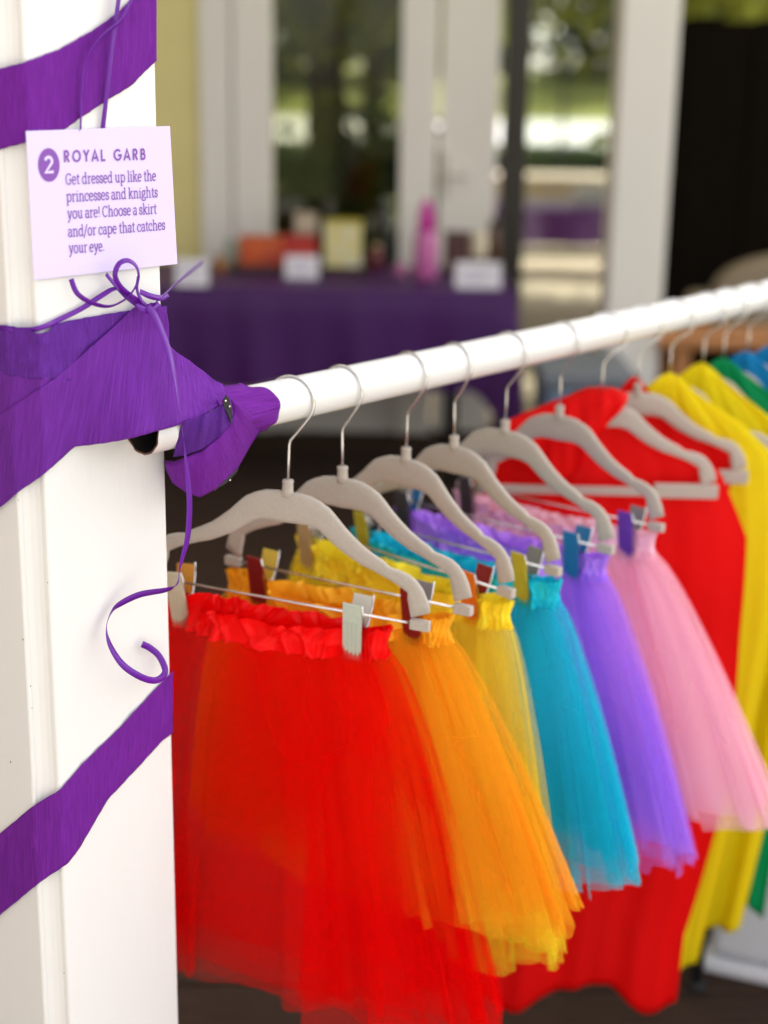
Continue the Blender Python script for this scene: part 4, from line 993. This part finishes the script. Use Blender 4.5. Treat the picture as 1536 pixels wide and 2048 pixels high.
def tree(label, x, y, th, tr, crown, rad, n, size, lm, seed, name='tree', group='trees in the garden'):
    t = thing(name, label, 'tree', (x, y, -.25), 0, group); rng = random.Random(seed)
    cz = crown
    mb = MB().tube([(0, 0, 0), (rng.uniform(-.05, .05), 0, th * .4), (rng.uniform(-.1, .1), .05, th * .75), (.05, 0, th)], [tr * 1.25, tr, tr * .8, tr * .5], 10)
    for q in range(5):
        a = rng.uniform(0, 6.28); z0 = th * rng.uniform(.55, .95); ln = rad[0] * rng.uniform(.4, .8)
        mb.tube([(0, 0, z0), (math.cos(a) * ln * .5, math.sin(a) * ln * .5, z0 + ln * .3), (math.cos(a) * ln, math.sin(a) * ln, z0 + ln * .7)], [tr * .45, tr * .3, tr * .1], 7)
    obj('trunk', mb, BARK, t, smooth=True); obj('crown', leaves((0, 0, cz), rad, n, size, seed), lm, t); return t
def shrub(label, px, y, zt, w, lm, seed, n=1400, size=.06):
    x = wx(px, y); t = thing('shrub', label, 'shrub', (x, y, -.1), 0, 'shrubs beyond the glass'); rng = random.Random(seed)
    h = zt + .1; mb = MB()
    for q in range(4):
        a = rng.uniform(0, 6.28); mb.tube([(0, 0, 0), (math.cos(a) * w * .3, math.sin(a) * w * .3, h * .45), (math.cos(a) * w * .5, math.sin(a) * w * .5, h * .8)], [.025, .018, .008], 6)
    obj('stem', mb, BARK, t); obj('foliage', leaves((0, 0, h * .55), (w, w, h * .5), n, size, seed, 10), lm, t); return t
tree('tree with a dark trunk seen through the left window', wx(668, 10.2), 10.2, 3.6, .13, 3.7, (2.0, 1.8, 1.5), 5200, .10, L_LIGHT, 31)
tree('slender second tree seen at the left window frame edge', wx(755, 14), 14, 3.8, .10, 3.9, (2.2, 2.2, 1.7), 4200, .12, L_MID, 32)
tree('leafy tree above the dark fence', wx(1440, 12), 12, 3.0, .12, 3.4, (2.0, 2.0, 1.5), 5000, .11, L_LIGHT, 33)
tree('leafy tree over the glass door view', wx(1150, 17), 17.5, 3.6, .08, 4.1, (2.4, 2.0, 1.7), 4600, .13, L_LIGHT, 34).location.x -= 1.6
for i in range(13):
    xx = -18 + i * 6.2
    tree('%s dark tree, %s from the left in the far row beyond the road' % (['round', 'tall'][i % 2], ['first', 'second', 'third', 'fourth', 'fifth', 'sixth', 'seventh', 'eighth', 'ninth', 'tenth', 'eleventh', 'twelfth', 'last'][i]), xx + 2 * math.sin(i * 3.1), 98 + 4 * math.cos(i * 1.7), 5, .35, 5.2 + (i % 2), (4.4, 4, 4.2 + .8 * (i % 3)), 1500, .55, [L_DARK, L_MID][(i * 5) % 3 == 0], 50 + i, name='far_tree', group='far row of trees beyond the road')
shrub('dark low shrub behind the left half of the window', 590, 8.2, 1.25, .42, L_DARK, 61)
shrub('tall dark shrub in the middle of the window view', 668, 8.6, 1.02, .35, L_DARK, 62)
shrub('mid green shrub at the right of the window view', 765, 8.3, 1.20, .40, L_MID, 63)
mb = MB().add([(-200, 84, -.26), (200, 84, -.26), (200, 96, 2.2), (-200, 96, 2.2), (200, 200, 4), (-200, 200, 4)], [(0, 1, 2, 3), (3, 2, 4, 5)])
struct(obj('grass_bank', mb, mat('bank_grass', (.20, .22, .045), rough=1, noise=.35, nscale=.4)))
hd = thing('hedge', 'low dark clipped hedge across the far side of the lawn', 'hedge', (0, 28, -.25))
rng = np.random.RandomState(4); mb = MB(); V = []; Fc = []
for i in range(9000):
    q = np.array([rng.uniform(-7, 14), rng.normal() * .35, rng.uniform(0, .66)]); a = rng.normal(size=3); a /= np.linalg.norm(a); b_ = np.cross(a, rng.normal(size=3)); b_ /= np.linalg.norm(b_); s = .11 * rng.uniform(.6, 1.4); k = len(V)
    V += [tuple(q - a * s), tuple(q + b_ * s * .5), tuple(q + a * s), tuple(q - b_ * s * .5)]; Fc.append((k, k + 1, k + 2, k + 3))
mb.v = V; mb.f = Fc; obj('foliage', mb, L_DARK, hd); obj('branch_core', MB().box(-7, 14, -.22, .22, 0, .5), L_DARK, hd)
lp = thing('lamp_post', 'dark lamp post standing before the pale road', 'lamp post', (wx(1122, 40), 40, -.25))
obj('pole', MB().lathe([(.16, 0), (.16, .3), (.06, .4), (.05, 2.2), (.05, 2.25)], 12), BLACK, lp); obj('lantern', MB().lathe([(.08, 2.26), (.20, 2.4), (.24, 2.75), (.05, 2.95), (.02, 3.0)], 8), BLACK, lp)
# patio tables beyond the glass door
def patio_table(label, px, y, w, d, z, cm_, clab):
    x = wx(px, y); t = thing('patio_table', label, 'table', (x, y, -.05), 0, 'patio tables beyond the glass door')
    z += .05; obj('tabletop', MB().box(-w / 2, w / 2, -d / 2, d / 2, z - .04, z), WOOD, t, bevel=.006)
    for a in (-1, 1):
        for b_ in (-1, 1): obj('leg', MB().box(a * (w / 2 - .08) - .03, a * (w / 2 - .08) + .03, b_ * (d / 2 - .08) - .03, b_ * (d / 2 - .08) + .03, 0, z - .041), WOOD, t)
    if cm_ is not None:
        Pg = []; n = 160
        for i in range(n):
            a = i / n * 4; k = int(a); f = a - k; cs = [(-1, -1), (1, -1), (1, 1), (-1, 1), (-1, -1)]
            ux, uy = cs[k][0] * (1 - f) + cs[k + 1][0] * f, cs[k][1] * (1 - f) + cs[k + 1][1] * f
            X, Y_ = ux * (w / 2 + .008), uy * (d / 2 + .008); o_ = .012 * math.sin(i * .7)
            Pg.append([(X * .98, Y_ * .98, z + .003), (X, Y_, z), (X + ux * o_, Y_ + uy * o_, z - .1), (X + ux * o_ * 2, Y_ + uy * o_ * 2, z - .24)])
        mb = MB(); mb.grid(Pg, closed=True); mb.uv = None; mb.f.append(tuple(i * 4 for i in range(n)))
        tag(obj('tablecloth', mb, cm_, off=(0, 0, 0)), clab, 'tablecloth').location = (x, y, -.05)
    return x
PURP2 = mat('purple_patio_cloth', (.17, .03, .32), rough=.5)
CREAMC = mat('cream_patio_cloth', (.55, .45, .36), rough=.7)
px_ = patio_table('patio table under a purple cloth beyond the glass door', 1140, 10.6, 1.6, .8, .68, PURP2, 'purple cloth on the patio table beyond the glass door')
patio_table('farther patio table under a cream cloth beyond the glass door', 1130, 13.2, 1.8, .8, .74, CREAMC, 'cream cloth on the farther patio table')
x = wx(1190, 10.6)
bxw = thing('gift_box', 'white box on the purple patio table beyond the glass door', 'box', (x, 10.6, .64))
obj('body', MB().box(-.12, .12, -.1, .1, 0, .13), WHT, bxw, bevel=.006); obj('lid', MB().box(-.125, .125, -.105, .105, .1305, .165), WHT, bxw, bevel=.006)
x = wx(1135, 9.4)
pb = thing('patio_bench', 'pale topped patio bench in front of the purple patio table', 'bench', (x, 9.4, -.05))
PALE = mat('pale_bench', (.52, .45, .38), rough=.8, noise=.1, nscale=10)
for q in range(2): obj('slat', MB().box(-.75, .75, q * .15, q * .15 + .14, .49, .53), PALE, pb, bevel=.005)
for a in (-.65, .6): obj('leg', MB().box(a, a + .06, .02, .27, 0, .489), WOOD, pb)
